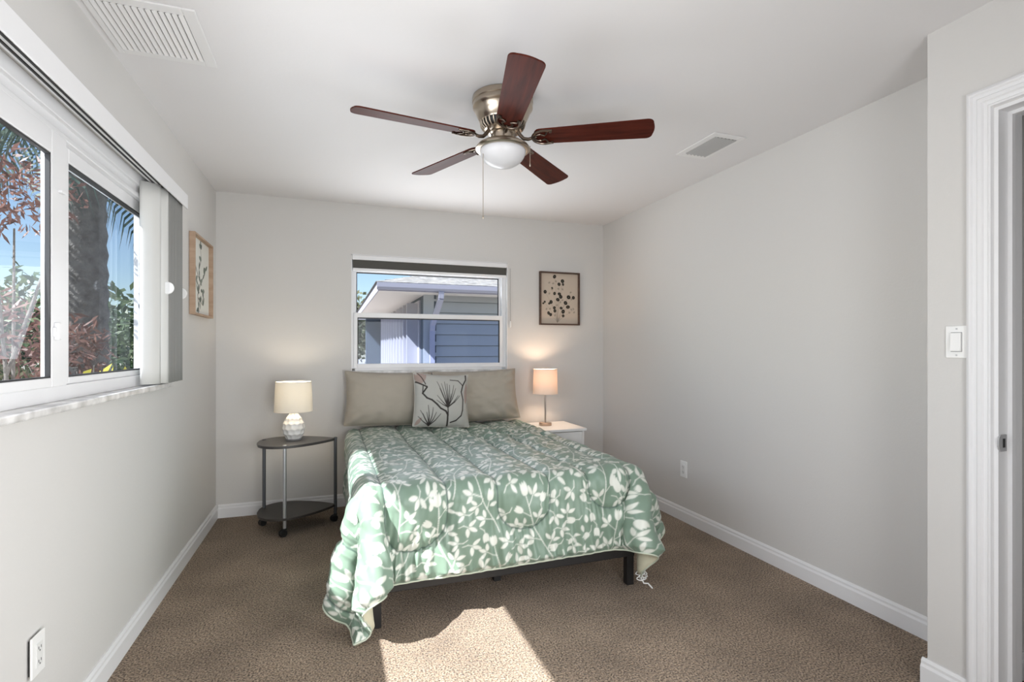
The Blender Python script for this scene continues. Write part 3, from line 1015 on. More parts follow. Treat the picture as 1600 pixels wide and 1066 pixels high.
CW, CL = 2.24, 2.27
CXL, CYF = -0.320, 1.970       # where the flat cloth's left and foot edges would lie
base = solve_cloth(CW, CL, 58, 56, CXL, CYF, 0.025)
lat = (base[..., 0] - 0.11) * 0.944 - (base[..., 1] - 2.30) * 0.329
wz = np.clip((0.56 - base[..., 2]) / 0.36, 0, 1)
wz = wz * wz * (3 - 2 * wz)
wl = np.exp(-(lat / 0.26) ** 2) * wz * np.clip((2.95 - base[..., 1]) / 0.3, 0, 1)
base[..., 0] -= 0.944 * lat * 0.42 * wl
base[..., 1] += 0.329 * lat * 0.42 * wl
NU, NV = 616, 610
Pc = spline_up(base, NU)
Pc = np.swapaxes(spline_up(np.swapaxes(Pc, 0, 1), NV), 0, 1)
Nn = normals(Pc)
U = np.linspace(0, CW, NU)[:, None] * np.ones((1, NV))
Vv = np.linspace(0, CL, NV)[None, :] * np.ones((NU, 1))

def vnoise(U, V, s, seed):
    rng = np.random.RandomState(seed)
    n = 64
    g = rng.rand(n, n) * 2 - 1
    x, y = U * s, V * s
    i, j = np.floor(x).astype(int), np.floor(y).astype(int)
    fx, fy = x - i, y - j
    fx, fy = fx * fx * (3 - 2 * fx), fy * fy * (3 - 2 * fy)
    g_ = lambda a, b: g[a % n, b % n]
    return (g_(i, j) * (1 - fx) + g_(i + 1, j) * fx) * (1 - fy) + (g_(i, j + 1) * (1 - fx) + g_(i + 1, j + 1) * fx) * fy

# quilting: long U-shaped channels whose rounded ends stop short of the foot hem
seam = np.full((NU, NV), 9.0)
def u_channel(uc, r, vend):
    d_str = np.abs(np.abs(U - uc) - r)
    d_arc = np.abs(np.hypot(U - uc, Vv - vend - r) - r)
    return np.where(Vv > vend + r, d_str, d_arc)
QU = [(0.17, 0.12, 0.12), (0.71, 0.14, 0.14), (1.225, 0.135, 0.17), (1.69, 0.120, 0.22), (2.09, 0.10, 0.20)]
for uc, r, ve in QU:
    seam = np.minimum(seam, u_channel(uc, r, ve))
puff = 0.027 * (1 - np.exp(-(seam / 0.032) ** 1.1))
crease = vnoise(U, Vv, 9, 1) * 0.006 + vnoise(U, Vv, 21, 2) * 0.0028
# gathers close to the seams and to the foot hem
hem = np.exp(-(Vv / 0.16) ** 2)
gather = 0.014 * hem * np.sin(2 * PI * U / 0.052 + 2.5 * vnoise(U, Vv, 5, 7)) * (0.5 + 0.5 * vnoise(U, Vv, 4, 9))
rump = np.exp(-(((U - 1.55) / 0.42) ** 2 + ((Vv - 1.62) / 0.34) ** 2))
rumple = rump * (0.018 * vnoise(U * 0.9 + Vv * 0.4, Vv, 11, 11) + 0.012 * vnoise(U, Vv, 26, 12))
pull = np.exp(-(seam / 0.05)) * np.clip(1.2 - Vv / 0.55, 0, 1)
folds = 0.007 * np.clip(1 - Vv / 0.6, 0, 1) + (0.015 * vnoise(U, Vv * 0.28, 17, 15) + 0.008 * vnoise(U, Vv * 0.3, 38, 16)) * np.clip(1.15 - Vv / 0.62, 0.10, 1) + 0.004 * pull * np.sin(2 * PI * U / 0.028 + 3 * vnoise(U, Vv, 8, 17))
disp = puff + crease + gather + rumple + folds
edge = np.minimum(np.minimum(U, CW - U), np.minimum(Vv, CL - Vv))
disp = np.maximum(disp, -0.006)
disp = disp * np.clip(edge / 0.03, 0.15, 1)
top_out = 1.0 if Nn[NU // 2, NV // 2, 2] > 0 else -1.0
Pq = Pc + Nn * top_out * disp[..., None]
Pq[..., 2] = np.maximum(Pq[..., 2], 0.012)

SAGE, IVORY = (0.168, 0.243, 0.186), (0.62, 0.64, 0.58)
cv = Canvas(CW, CL, NU, NV, SAGE)
def tulip(c, p, a, s):
    f = lambda d, o: (p[0] + d * s * math.cos(a) - o * s * math.sin(a), p[1] + d * s * math.sin(a) + o * s * math.cos(a))
    c.disc(f(0.026, 0), 0.027 * s, 0.0225 * s, a, IVORY)
    for o, da in ((-0.011, -0.10), (0.0, 0.0), (0.011, 0.10)):
        c.leaf(f(0.016, o), a + da, 0.047 * s, 0.0095 * s, IVORY)
    for da in (-1.0, 1.0):
        c.leaf(p, a + da, 0.020 * s, 0.005 * s, IVORY)
def trio(c, p, a, s, spread=1.02):
    for da, l in ((-spread, 0.050), (0, 0.056), (spread, 0.050)):
        c.leaf((p[0] + 0.006 * math.cos(a + da), p[1] + 0.006 * math.sin(a + da)), a + da, l * s, 0.0108 * s, IVORY)
    c.line(p, (p[0] + 0.012 * math.cos(a), p[1] + 0.012 * math.sin(a)), 0.0016, 0.0016, IVORY)
def cover_at(c, u, v, r):
    i, j, w_ = int(u / c.du), int(v / c.dv), int(r / c.du)
    q = c.c[max(0, i - w_):max(0, i + w_), max(0, j - w_):max(0, j + w_), 0]
    return (q > 0.4).mean() if q.size else 1.0
def vine(c, u, v, rnd):
    a = PI / 2 + rnd.uniform(-0.5, 0.5)
    s = rnd.uniform(0.78, 0.92)
    bend = rnd.choice((-1, 1)) * rnd.uniform(2.0, 4.0)
    x, y = u, v
    pts = [(x, y)]
    side = rnd.choice((-1, 1))
    heads = []
    for k in range(34):
        a += bend * 0.012 * math.cos(k * 0.17)
        x += 0.0108 * math.cos(a)
        y += 0.0108 * math.sin(a)
        pts.append((x, y))
        if k in (5, 11, 17, 23, 28):
            side = -side
            ba = a + side * rnd.uniform(0.7, 1.0)
            l = rnd.uniform(0.035, 0.055)
            q = (x + l * math.cos(ba), y + l * math.sin(ba))
            if cover_at(c, q[0] + 0.03 * math.cos(ba), q[1] + 0.03 * math.sin(ba), 0.030) < 0.10:
                heads.append((x, y, q, ba, k))
    for x0, y0, q, ba, k in heads:
        if cover_at(c, q[0] + 0.03 * math.cos(ba), q[1] + 0.03 * math.sin(ba), 0.026) < 0.14:
            c.line((x0, y0), q, 0.0018, 0.0015, IVORY)
            if k in (11, 23) and rnd.random() < 0.6:
                tulip(c, q, ba, s * 0.86)
            else:
                trio(c, q, ba, s)
    c.poly(pts, 0.0021, 0.0017, IVORY)
    tulip(c, (x, y), a, s * 0.95)
def sprig(c, u, v, rnd):
    a = rnd.uniform(0, 2 * PI)
    s = rnd.uniform(0.74, 0.90)
    p = (u - 0.040 * math.cos(a + 0.5), v - 0.040 * math.sin(a + 0.5))
    c.poly([p, (u - 0.018 * math.cos(a + 0.15), v - 0.018 * math.sin(a + 0.15)), (u, v)], 0.0018, 0.0015, IVORY)
    if rnd.random() < 0.3:
        tulip(c, (u, v), a, s * 0.85)
    else:
        trio(c, (u, v), a, s)
rnd = random.Random(21)
ncol = 9
for i in range(ncol):
    for j in range(7):
        vine(cv, (i + 0.5) * CW / ncol + rnd.uniform(-0.03, 0.03), -0.22 + j * 0.39 + (0.19 if i % 2 else 0) + rnd.uniform(-0.04, 0.04), rnd)
for _ in range(5000):
    u, v = rnd.uniform(0.0, CW), rnd.uniform(0.0, CL)
    if cover_at(cv, u, v, 0.031) < 0.05:
        sprig(cv, u, v, rnd)
for _ in range(2500):
    u, v = rnd.uniform(0.0, CW), rnd.uniform(0.0, CL)
    if cover_at(cv, u, v, 0.022) < 0.03:
        cv.leaf((u, v), rnd.uniform(0, 2 * PI), 0.040, 0.010, IVORY)
seam_shade = np.clip(1.5 - seam / 0.0038, 0, 1)[..., None]  # crease shadow painted dark along the quilting seams
cv.c = cv.c * (1 - 0.8 * seam_shade) + np.array((0.055, 0.095, 0.078)) * 0.8 * seam_shade
M_COMF = attr_mat('sage_leaf_print_sateen', 0.42, bump=(320, 0.05, 0.001), sheen=0.1, spec=0.5)
o_c = (0.845, 3.0, 0.0)
cf = thing('comforter', 'sage green comforter printed with ivory vines draped over the bed', 'comforter', o_c)
oc = np.array(o_c)
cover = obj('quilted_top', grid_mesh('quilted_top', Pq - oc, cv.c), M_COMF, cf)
step = 4
Pl = Pc[::step, ::step] - Nn[::step, ::step] * top_out * 0.012
Pl[..., 2] = np.maximum(Pl[..., 2], 0.004)
# the lining meets the printed top along the hem
for sl_a in ((0, slice(None)), (-1, slice(None)), (slice(None), 0), (slice(None), -1)):
    Pl[sl_a] = Pq[::step, ::step][sl_a]
lining = obj('lining', grid_mesh('lining', Pl - oc), M_CREAM, cf)
# piped hem
def hem_path(idx):
    pts = [Vector(Pq[i, j] - oc) for i, j in idx]
    return pts
bm = BM()
ring = [(i, 0) for i in range(0, NU, 4)]
tube(bm, hem_path([(0, j) for j in range(NV - 1, 0, -4)]), 0.004, 6)
tube(bm, hem_path(ring), 0.004, 6)
tube(bm, hem_path([(NU - 1, j) for j in range(0, NV, 4)]), 0.004, 6)
obj('hem_piping', bm, mat('pale_sage_piping', (0.50, 0.54, 0.44), 0.7), cf, smooth=True)
# white corner tie hanging from the right foot corner
tc_ = Pq[NU - 1, 0] - oc
bm = BM()
rnd = random.Random(2)
for k in range(5):
    c0 = Vector(tc_) + Vector((rnd.uniform(-0.02, 0.02), rnd.uniform(-0.01, 0.01), rnd.uniform(-0.005, 0.025)))
    lp = [c0 + Vector((0.018 * math.cos(t) * rnd.uniform(0.7, 1.2), 0.008 * math.sin(2 * t), 0.016 * math.sin(t))) for t in [2 * PI * q / 10 for q in range(11)]]
    tube(bm, lp, 0.003, 6)
zf = -tc_[2]
tube(bm, [Vector(tc_), Vector(tc_) + Vector((0.012, -0.008, -0.03)), Vector((tc_[0] + 0.030, tc_[1] - 0.02, max(0.004, tc_[2] * 0.5))), Vector((tc_[0] + 0.050, tc_[1] - 0.03, 0.004))], 0.004, 7)
obj('corner_tie', bm, M_CORD, cf, smooth=True)

# ------------------------------------------------------------------ pillows
def pillow_mesh(name, w, h, t, seed, n=60, m=46, k=0.055, draw=None, base=None, wr=1.0, flap=None):
    a = np.linspace(-1, 1, n)[:, None] * np.ones((1, m))
    b = np.linspace(-1, 1, m)[None, :] * np.ones((n, 1))
    X = w / 2 * a * (1 - k * (1 - b * b) * np.abs(a) ** 3)
    Z = h / 2 * b * (1 - k * np.where(b > 0, 1.3, 0.05) * (1 - a * a) * np.abs(b) ** 3)
    prof = np.clip((1 - np.abs(a) ** 3.2) * (1 - np.abs(b) ** 2.6), 0, 1) ** 0.52
    corner = (np.abs(a) * np.abs(b)) ** 2
    wrk = (vnoise(a * 0.5 + 3, b * 0.5 + 3, 7, seed) * 0.0035 + vnoise(a + 5, b + 5, 9, seed + 1) * 0.0012) * wr
    dirn = np.arctan2(b, a)
    wrk = wrk + 0.008 * wr * corner * np.sin(dirn * 22 + seed) + 0.006 * wr * np.clip(-b - 0.35, 0, 1) * np.sin(a * 17 + 3 * vnoise(a + 2, b + 2, 3, seed + 5) + b * 4)
    Yf = -(t / 2 * prof + wrk * np.clip(prof * 3, 0, 1))
    Yb = t / 2 * prof * 0.8
    front = np.stack([X, Yf, Z], -1)
    back = np.stack([X, Yb, Z], -1)[::-1]
    return front, back

def pillow(name, label, loc, rot, w, h, t, m, seed, n=60, mm=46, draw=None, base=None, k=0.055, wr=1.0, piping=True):
    o = thing(name, label, 'pillow', loc)
    o.rotation_euler = rot
    f, b = pillow_mesh(name, w, h, t, seed, n, mm, k, wr=wr)
    col = None
    if draw:
        c = Canvas(w, h, n, mm, base)
        draw(c)
        col = c.c
        fm = attr_mat('print_' + name, 0.9, bump=(300, 0.1, 0.001))
    else:
        fm = m
    obj('front_panel', grid_mesh('front_panel', f, col), fm, o)
    obj('back_panel', grid_mesh('back_panel', b), m, o)
    if piping:
        bm = BM()
        e = [f[i, 0] for i in range(0, n, 2)] + [f[-1, j] for j in range(0, mm, 2)] + [f[i, -1] for i in range(n - 1, -1, -2)] + [f[0, j] for j in range(mm - 1, -1, -2)]
        tube(bm, e, 0.0035, 6)
        obj('seam_piping', bm, m, o, smooth=True)
    return o
pillow('bed_pillow', 'taupe bed pillow on the left leaning below the back window', (0.425, 4.205, 0.871), (R(-14), R(1.5), 0), 0.68, 0.43, 0.23, M_TAUPE, 3, wr=1.6)
pillow('bed_pillow', 'taupe bed pillow nearest the glowing right lamp', (1.150, 4.205, 0.873), (R(-14), R(-1.5), 0), 0.73, 0.43, 0.23, M_TAUPE, 9, wr=2.6)

def draw_needles(c):
    W, H = c.w, c.h
    ink, brn, rose = (0.035, 0.030, 0.028), (0.045, 0.030, 0.026), (0.36, 0.28, 0.25)
    def P(px, py):      # photo crop coordinates -> cloth
        return ((px - 597) / (1045 - 597) * W, (495 - py) / (495 - 90) * H)
    def pl(l, w0, w1, col):
        c.poly([P(*q) for q in l], w0 * 1.3, w1 * 1.3, col)
    for ang, L_ in ((60, .10), (75, .13), (95, .12), (120, .10)):
        c.leaf(P(640, 185), R(ang), L_, 0.018, rose)
    c.leaf(P(1010, 330), R(85), 0.17, 0.020, rose)
    c.leaf(P(610, 490), R(50), 0.07, 0.014, rose)
    pl([(605, 170), (690, 210), (690, 215), (655, 260), (690, 295), (730, 310), (770, 340), (800, 370), (840, 390), (855, 415), (860, 495)], 0.0045, 0.0052, ink)
    pl([(660, 205), (655, 262)], 0.003, 0.003, ink)
    pl([(1020, 95), (1015, 140), (985, 190), (970, 240), (985, 300), (980, 380), (965, 420), (925, 455), (880, 470)], 0.0045, 0.0035, ink)
    pl([(880, 145), (945, 150), (985, 190)], 0.003, 0.003, ink)
    pl([(625, 95), (650, 130), (680, 190)], 0.003, 0.003, brn)
    o = (855, 360)
    for t in [(770, 165), (805, 180), (830, 165), (850, 180), (870, 190), (905, 190), (920, 215), (940, 270), (770, 275), (765, 310), (790, 220), (880, 260), (955, 270)]:
        pl([o, ((o[0] + t[0]) / 2 + 4, (o[1] + t[1]) / 2 + 6), t], 0.0034, 0.0012, ink)
    pl([(855, 360), (858, 420)], 0.003, 0.004, ink)
    o = (715, 492)
    for t in [(640, 385), (660, 410), (700, 350), (740, 365), (765, 400), (800, 410), (625, 430), (690, 400)]:
        pl([o, ((o[0] + t[0]) / 2 + 3, (o[1] + t[1]) / 2 + 6), t], 0.0034, 0.0014, ink)
pillow('throw_pillow', 'square pale throw pillow printed with dark pine needle sprigs', (0.800, 3.980, 0.866), (R(-16), R(4), R(3)), 0.445, 0.420, 0.15,
       mat('pale_linen', (0.55, 0.53, 0.48), 0.9), 5, 170, 160, draw_needles, (0.44, 0.435, 0.405), k=0.07)

# ------------------------------------------------------------------ leaf-shaped rolling side table
st = thing('side_table', 'grey two-tier leaf-shaped rolling table left of the bed', 'table', (-0.24, 3.98, 0))
def table_outline(sc=1.0):
    top, bot = [], []
    pl_ = []
    # rounded to the left, pointed at the right-hand pole
    for k in range(41):
        t = PI * (0.02 + 0.96 * k / 40)
        pass
    n = 48
    up = [(0.262, 0.0)]
    pts = []
    for k in range(n + 1):
        s = k / n                       # right tip -> left end along the back edge
        x = 0.262 - 0.522 * s
        y = 0.215 * s ** 0.9 * (1 - s) ** 0.45 / 0.4236
        pts.append((x, y))
    back = pts
    front = [(x, -y * 1.0) for x, y in reversed(pts[1:-1])]
    o = back + front
    c, s_ = math.cos(R(4)), math.sin(R(4))
    return [(x * c - y * s_, x * s_ + y * c) for x, y in o]
for nm, z0, z1, mm in (('table_top', 0.592, 0.610, M_GREYLAM), ('lower_shelf', 0.108, 0.124, M_TABLELOW)):
    bm = BM()
    prism(bm, table_outline(), z0, z1)
    obj(nm, bm, mm, st, 0.002)
for x, y, mm in ((-0.066, -0.205, M_SILVER), (0.258, 0.016, M_STEELGREY), (-0.225, 0.085, M_STEELGREY)):
    bm = BM()
    lathe(bm, [(0.0115, 0.050), (0.0115, 0.606)], 16, (x, y, 0))
    lathe(bm, [(0.013, 0.606), (0.013, 0.614), (0.008, 0.616)], 16, (x, y, 0))
    lg = obj('leg', bm, mm, st, smooth=True)
    bm = BM()
    lathe(bm, [(0.008, 0.030), (0.012, 0.040), (0.012, 0.055)], 14, (x, y, 0))
    for s_ in (-1, 1):
        w = BM()
        lathe(w, [(0.004, -0.009), (0.022, -0.009), (0.024, -0.005), (0.024, 0.005), (0.022, 0.009), (0.004, 0.009)], 20)
        bmesh.ops.rotate(w, verts=w.verts, cent=(0, 0, 0), matrix=Matrix.Rotation(R(90), 3, 'X') )
        bmesh.ops.rotate(w, verts=w.verts, cent=(0, 0, 0), matrix=Matrix.Rotation(R(35), 3, 'Z'))
        for v in w.verts:
            v.co += Vector((x - 0.010 - s_ * 0.010 * math.sin(R(35)), y - 0.008 + s_ * 0.010 * math.cos(R(35)), 0.0245))
        me = bpy.data.meshes.new('tmp')
        w.to_mesh(me); w.free()
        bm.from_mesh(me)
        bpy.data.meshes.remove(me)
    obj('caster', bm, M_PLASTIC_BLK, lg, smooth=True)

# ------------------------------------------------------------------ lamps
def lamp_light(name, parent, z, power, color, r=0.03):
    d = bpy.data.lights.new(name, 'POINT')
    d.energy = power
    d.color = color
    d.shadow_soft_size = r
    o = bpy.data.objects.new(name, d)
    o.parent = parent
    o.location = (0, 0, z)
    COL.objects.link(o)
def drum(parent, r0, r1, z0, z1, m):
    bm = BM()
    lathe(bm, [(r0, z0), (r1, z1)], 48, cap=False)
    sh = obj('lamp_shade', bm, m, parent, smooth='all')
    for r, z in ((r0, z0), (r1, z1)):
        bm = BM()
        tube(bm, [(r * math.cos(2 * PI * k / 48), r * math.sin(2 * PI * k / 48), z) for k in range(49)], 0.0022, 6, cap=False)
        obj('shade_trim', bm, m, sh, smooth=True)
    bm = BM()
    zz = z0 + 0.02
    for k in range(3):
        a = 2 * PI * k / 3
        tube(bm, [(0.008 * math.cos(a), 0.008 * math.sin(a), zz), ((r0 - 0.002) * math.cos(a), (r0 - 0.002) * math.sin(a), zz)], 0.0015, 6)
    obj('shade_spider', bm, M_SILVER, sh)
    return sh

l1 = thing('table_lamp', 'white scalloped ceramic lamp with cream shade on the grey side table', 'lamp', (-0.266, 4.010, 0.6108))
# artichoke-like ceramic body with rows of scooped facets
n, m_ = 96, 64
P = np.zeros((n + 1, m_, 3))
for j in range(m_):
    t = j / (m_ - 1)
    z = 0.008 + 0.192 * t
    r = 0.076 * (math.sin(PI * (0.14 + 0.80 * t)) ** 0.75) * (1.12 - 0.36 * t)
    for i in range(n + 1):
        a = 2 * PI * i / n
        row = t * 5.2
        ri = math.floor(row)
        fy = row - ri - 0.5
        ph = a / (2 * PI) * 11 + 0.5 * (ri % 2)
        fx = ph - math.floor(ph) - 0.5
        dd = math.hypot(fx * 1.9, fy * 1.9)
        sc = -0.0075 * max(0, 1 - dd * dd) + 0.003
        P[i, j] = ((r + sc) * math.cos(a), (r + sc) * math.sin(a), z)
obj('lamp_base', grid_mesh('lamp_base', P), M_CERAMIC, l1)
bm = BM()
lathe(bm, [(0.001, 0.0), (0.052, 0.0), (0.054, 0.010), (0.001, 0.012)], 32)
obj('foot_ring', bm, mat('grey_felt', (0.25, 0.25, 0.25), 0.9), l1)
bm = BM()
lathe(bm, [(0.030, 0.196), (0.022, 0.204), (0.010, 0.208), (0.010, 0.245), (0.016, 0.248), (0.016, 0.285), (0.001, 0.286)], 20)
obj('lamp_neck', bm, M_SILVER, l1, smooth=True)
bm = BM()
lathe(bm, [(0.010, 0.284), (0.014, 0.300), (0.024, 0.325), (0.024, 0.340), (0.012, 0.358), (0.001, 0.362)], 20)
drum(l1, 0.130, 0.120, 0.205, 0.415, M_SHADE_L)
bm.free()
lamp_light('left_lamp_bulb', l1, 0.340, 2.6, (1.0, 0.87, 0.68))

ns = thing('nightstand', 'small white nightstand right of the bed holding the slim lamp', 'nightstand', (1.82, 4.085, 0))
boxes('cabinet', [(-0.195, -0.177, -0.20, 0.22, 0.0, 0.578), (0.157, 0.175, -0.20, 0.22, 0.0, 0.578), (-0.177, 0.157, 0.20, 0.22, 0.05, 0.578), (-0.177, 0.157, -0.20, 0.20, 0.05, 0.07), (-0.177, 0.157, -0.20, 0.20, 0.40, 0.415)], M_WHITEFURN, ns, 0.002)
boxes('top_panel', [(-0.215, 0.190, -0.222, 0.235, 0.578, 0.600)], M_WHITEFURN, ns, 0.003)
dr = boxes('drawer', [(-0.174, 0.154, -0.206, -0.188, 0.418, 0.572)], M_WHITEFURN, ns, 0.003)
bm = BM()
lathe(bm, [(0.006, 0.0), (0.006, 0.012), (0.014, 0.018), (0.012, 0.026), (0.001, 0.028)], 16)
bmesh.ops.rotate(bm, verts=bm.verts, cent=(0, 0, 0), matrix=Matrix.Rotation(R(90), 3, 'X'))
obj('knob', bm, M_SILVER, dr, smooth=True, loc=(-0.01, -0.206, 0.495))

l2 = thing('table_lamp', 'slim brushed metal stick lamp with glowing peach shade on the white nightstand', 'lamp', (1.745, 4.130, 0.600))
bm = BM()
lathe(bm, [(0.001, 0.0), (0.054, 0.0), (0.055, 0.003), (0.055, 0.021), (0.052, 0.024), (0.001, 0.025)], 40)
obj('lamp_base', bm, mat('brushed_copper_nickel', (0.46, 0.36, 0.29), 0.3, 1.0), l2, smooth=True)
bm = BM()
lathe(bm, [(0.0075, 0.024), (0.0075, 0.30), (0.014, 0.302), (0.014, 0.345), (0.001, 0.346)], 16)
obj('pole', bm, mat('brushed_pole', (0.42, 0.37, 0.33), 0.3, 1.0), l2, smooth=True)
drum(l2, 0.108, 0.102, 0.275, 0.487, M_SHADE_R)
lamp_light('right_lamp_bulb', l2, 0.410, 5.2, (1.0, 0.72, 0.50))

# ------------------------------------------------------------------ outdoors: neighbour's house beyond the back window
GZ = -0.35
M_SIDING = mat('blue_grey_lap_siding', (0.45, 0.47, 0.48), 0.7)
M_HTRIM = mat('sky_shaded_trim', (0.42, 0.42, 0.50), 0.6)  # bluish skylit shade put into the fascia colour
M_SOFFIT = mat('white_soffit', (0.78, 0.74, 0.73), 0.8)
M_ROOF = mat('grey_shingles', (0.20, 0.195, 0.19), 0.9, var=(9, (0.32, 0.315, 0.31)), bump=(30, 0.5, 0.02))
struct(boxes('ground_outside', [(-60, 60, -40, 90, GZ - 0.1, GZ)], mat('lawn_grass', (0.30, 0.275, 0.25), 1.0, var=(3, (0.34, 0.32, 0.28)), bump=(40, 0.5, 0.03))))
nh = thing('neighbor_house', 'blue-grey sided neighbouring house with white soffit seen through the back window', 'house', (6.0, 12.0, GZ))
def HL(x, y, z):
    return (x - 6.0, y - 12.0, z - GZ)
def hbox(bm, x0, x1, y0, y1, z0, z1):
    a, b = HL(x0, y0, z0), HL(x1, y1, z1)
    box(bm, a[0], b[0], a[1], b[1], a[2], b[2])
HX, HY, EX, EY, EZ = 1.44, 8.60, 0.65, 8.10, 2.17
bm = BM()
zz = GZ
while zz < EZ:
    z1 = min(zz + 0.185, EZ)
    a0, a1 = HL(HX + 0.16, HY, zz + 0.012), HL(12, HY + 0.2, z1)
    v = [bm.verts.new(c) for c in ((a0[0], a0[1] - 0.030, a0[2]), (a1[0], a0[1] - 0.030, a0[2]), (a1[0], a0[1] - 0.002, a1[2]), (a0[0], a0[1] - 0.002, a1[2]),
                                   (a0[0], a1[1], a0[2]), (a1[0], a1[1], a0[2]), (a1[0], a1[1], a1[2]), (a0[0], a1[1], a1[2]))]
    for f in ((0, 1, 2, 3), (4, 7, 6, 5), (0, 4, 5, 1), (3, 2, 6, 7), (0, 3, 7, 4), (1, 5, 6, 2)):
        bm.faces.new([v[i] for i in f])
    zz = z1
hbox(bm, HX + 0.16, 12, HY + 0.015, HY + 0.19, GZ, EZ)
obj('front_wall', bm, M_SIDING, nh)
bm = BM()
hbox(bm, HX, HX + 0.2, HY - 0.02, 16.0, GZ, EZ)
hbox(bm, HX - 0.5, HX + 0.2, 16.0, 16.2, GZ, EZ)
obj('side_wall', bm, mat('shaded_blue_stucco', (0.10, 0.12, 0.14), 0.8), nh)  # wall colour darkened to stand for shade
bm = BM()
hbox(bm, HX - 0.012, HX + 0.16, HY - 0.032, HY, GZ, EZ)
obj('corner_board', bm, M_SIDING, nh)
# white board-and-batten panelling along the side wall
bm = BM()
hbox(bm, HX - 0.03, HX - 0.001, HY + 0.35, 14.6, GZ + 0.25, EZ - 0.06)
y = HY + 0.50
rnd = random.Random(3)
while y < 14.5:
    hbox(bm, HX - 0.22, HX - 0.03, y, y + 0.05, GZ + 0.25, EZ - 0.10)
    y += 0.52 + rnd.uniform(-0.05, 0.05)
obj('batten_panel', bm, mat('white_batten', (0.48, 0.46, 0.48), 0.6), nh)
for y in (9.6, 10.4, 12.0):
    bm = BM()
    hbox(bm, HX - 0.10, HX - 0.03, y, y + 0.25, 1.00, 1.08)
    obj('hinge', bm, mat('grey_hinge', (0.25, 0.25, 0.26), 0.5, 0.5), nh)
bm = BM()
a, b = HL(EX + 0.02, EY + 0.02, EZ), HL(12, 16.5, EZ + 0.02)
box(bm, a[0], b[0], a[1], b[1], a[2], b[2])
obj('soffit', bm, M_SOFFIT, nh)
bm = BM()
hbox(bm, EX, 12, EY, EY + 0.022, EZ - 0.01, EZ + 0.125)
hbox(bm, EX, EX + 0.022, EY + 0.022, 16.5, EZ - 0.01, EZ + 0.125)
obj('fascia', bm, M_HTRIM, nh)
bm = BM()
GUT = [(0, 0.0), (0.07, 0.0), (0.10, 0.035), (0.115, 0.10), (0.10, 0.10), (0.09, 0.045), (0.06, 0.012), (0, 0.012)]
extrude_profile(bm, [(o, z) for o, z in GUT], HL(EX - 0.02, EY, EZ + 0.005), HL(12, EY, EZ + 0.005), (0, -1, 0))
obj('gutter', bm, mat('sky_shaded_gutter', (0.44, 0.44, 0.54), 0.45), nh)  # bluish skylit shade put into the gutter and downspout colour
bm = BM()
pts = [HL(1.62, EY - 0.05, EZ + 0.01), HL(1.62, EY - 0.02, EZ - 0.10), HL(1.56, HY - 0.13, EZ - 0.50), HL(1.56, HY - 0.09, EZ - 0.60), HL(1.56, HY - 0.09, GZ + 0.1)]
for p0, p1 in zip(pts, pts[1:]):
    p0, p1 = Vector(p0), Vector(p1)
    t = (p1 - p0).normalized()
    sx = Vector((1, 0, 0))
    sy = t.cross(sx).normalized()
    ra = [bm.verts.new(p0 + sx * i * 0.042 + sy * j * 0.032) for i, j in ((-1, -1), (1, -1), (1, 1), (-1, 1))]
    rb = [bm.verts.new(p1 + sx * i * 0.042 + sy * j * 0.032) for i, j in ((-1, -1), (1, -1), (1, 1), (-1, 1))]
    bm.faces.new(ra); bm.faces.new(rb)
    for k in range(4):
        bm.faces.new((ra[k], ra[(k + 1) % 4], rb[(k + 1) % 4], rb[k]))
obj('downspout', bm, mat('sky_shaded_gutter', (0.44, 0.44, 0.54), 0.45), nh, 0.004)
# hip roof laid in courses of shingles
bm = BM()
SL = 0.30
z0 = EZ + 0.12
nc = 26
def course(k):
    d = 0.15 * k
    return d, z0 + d * SL + 0.012
for k in range(nc):
    d0, za = course(k)
    d1 = d0 + 0.165
    zb = z0 + d1 * SL + 0.002
    x0_, y0_ = EX - 0.03, EY - 0.03
    q = [HL(x0_ + d0, y0_ + d0, za), HL(12, y0_ + d0, za), HL(12, y0_ + d1, zb), HL(x0_ + d1, y0_ + d1, zb)]
    bm.faces.new([bm.verts.new(c) for c in q])
    q = [HL(x0_ + d0, y0_ + d0, za), HL(x0_ + d1, y0_ + d1, zb), HL(x0_ + d1, 16.5, zb), HL(x0_ + d0, 16.5, za)]
    bm.faces.new([bm.verts.new(c) for c in q])
    q = [HL(x0_ + d0, y0_ + d0, za), HL(12, y0_ + d0, za), HL(12, y0_ + d0, za - 0.014), HL(x0_ + d0, y0_ + d0, za - 0.014)]
    bm.faces.new([bm.verts.new(c) for c in q])
obj('roof', bm, M_ROOF, nh)

# ------------------------------------------------------------------ outdoors: planting
def leaf_cloud(name, parent, m, centre, rad, n, L, W, seed, droop=0.3, shell=0.35):
    rng = np.random.RandomState(seed)
    d = rng.normal(size=(n, 3))
    d /= np.linalg.norm(d, axis=1, keepdims=True)
    rr = (shell + (1 - shell) * rng.rand(n, 1)) 
    C = np.array(centre) + d * rr * np.array(rad)
    dirs = rng.normal(size=(n, 3)) + d * 0.8
    dirs[:, 2] -= droop
    dirs /= np.linalg.norm(dirs, axis=1, keepdims=True)
    side = np.cross(dirs, rng.normal(size=(n, 3)))
    side /= np.linalg.norm(side, axis=1, keepdims=True)
    l = L * (0.7 + 0.6 * rng.rand(n, 1))
    w = W * (0.7 + 0.6 * rng.rand(n, 1))
    V4 = np.stack([C, C + dirs * l * 0.5 + side * w, C + dirs * l, C + dirs * l * 0.5 - side * w], 1).reshape(-1, 3)
    me = bpy.data.meshes.new(name)
    me.from_pydata(V4.tolist(), [], [[4 * k, 4 * k + 1, 4 * k + 2, 4 * k + 3] for k in range(n)])
    return obj(name, me, m, parent)

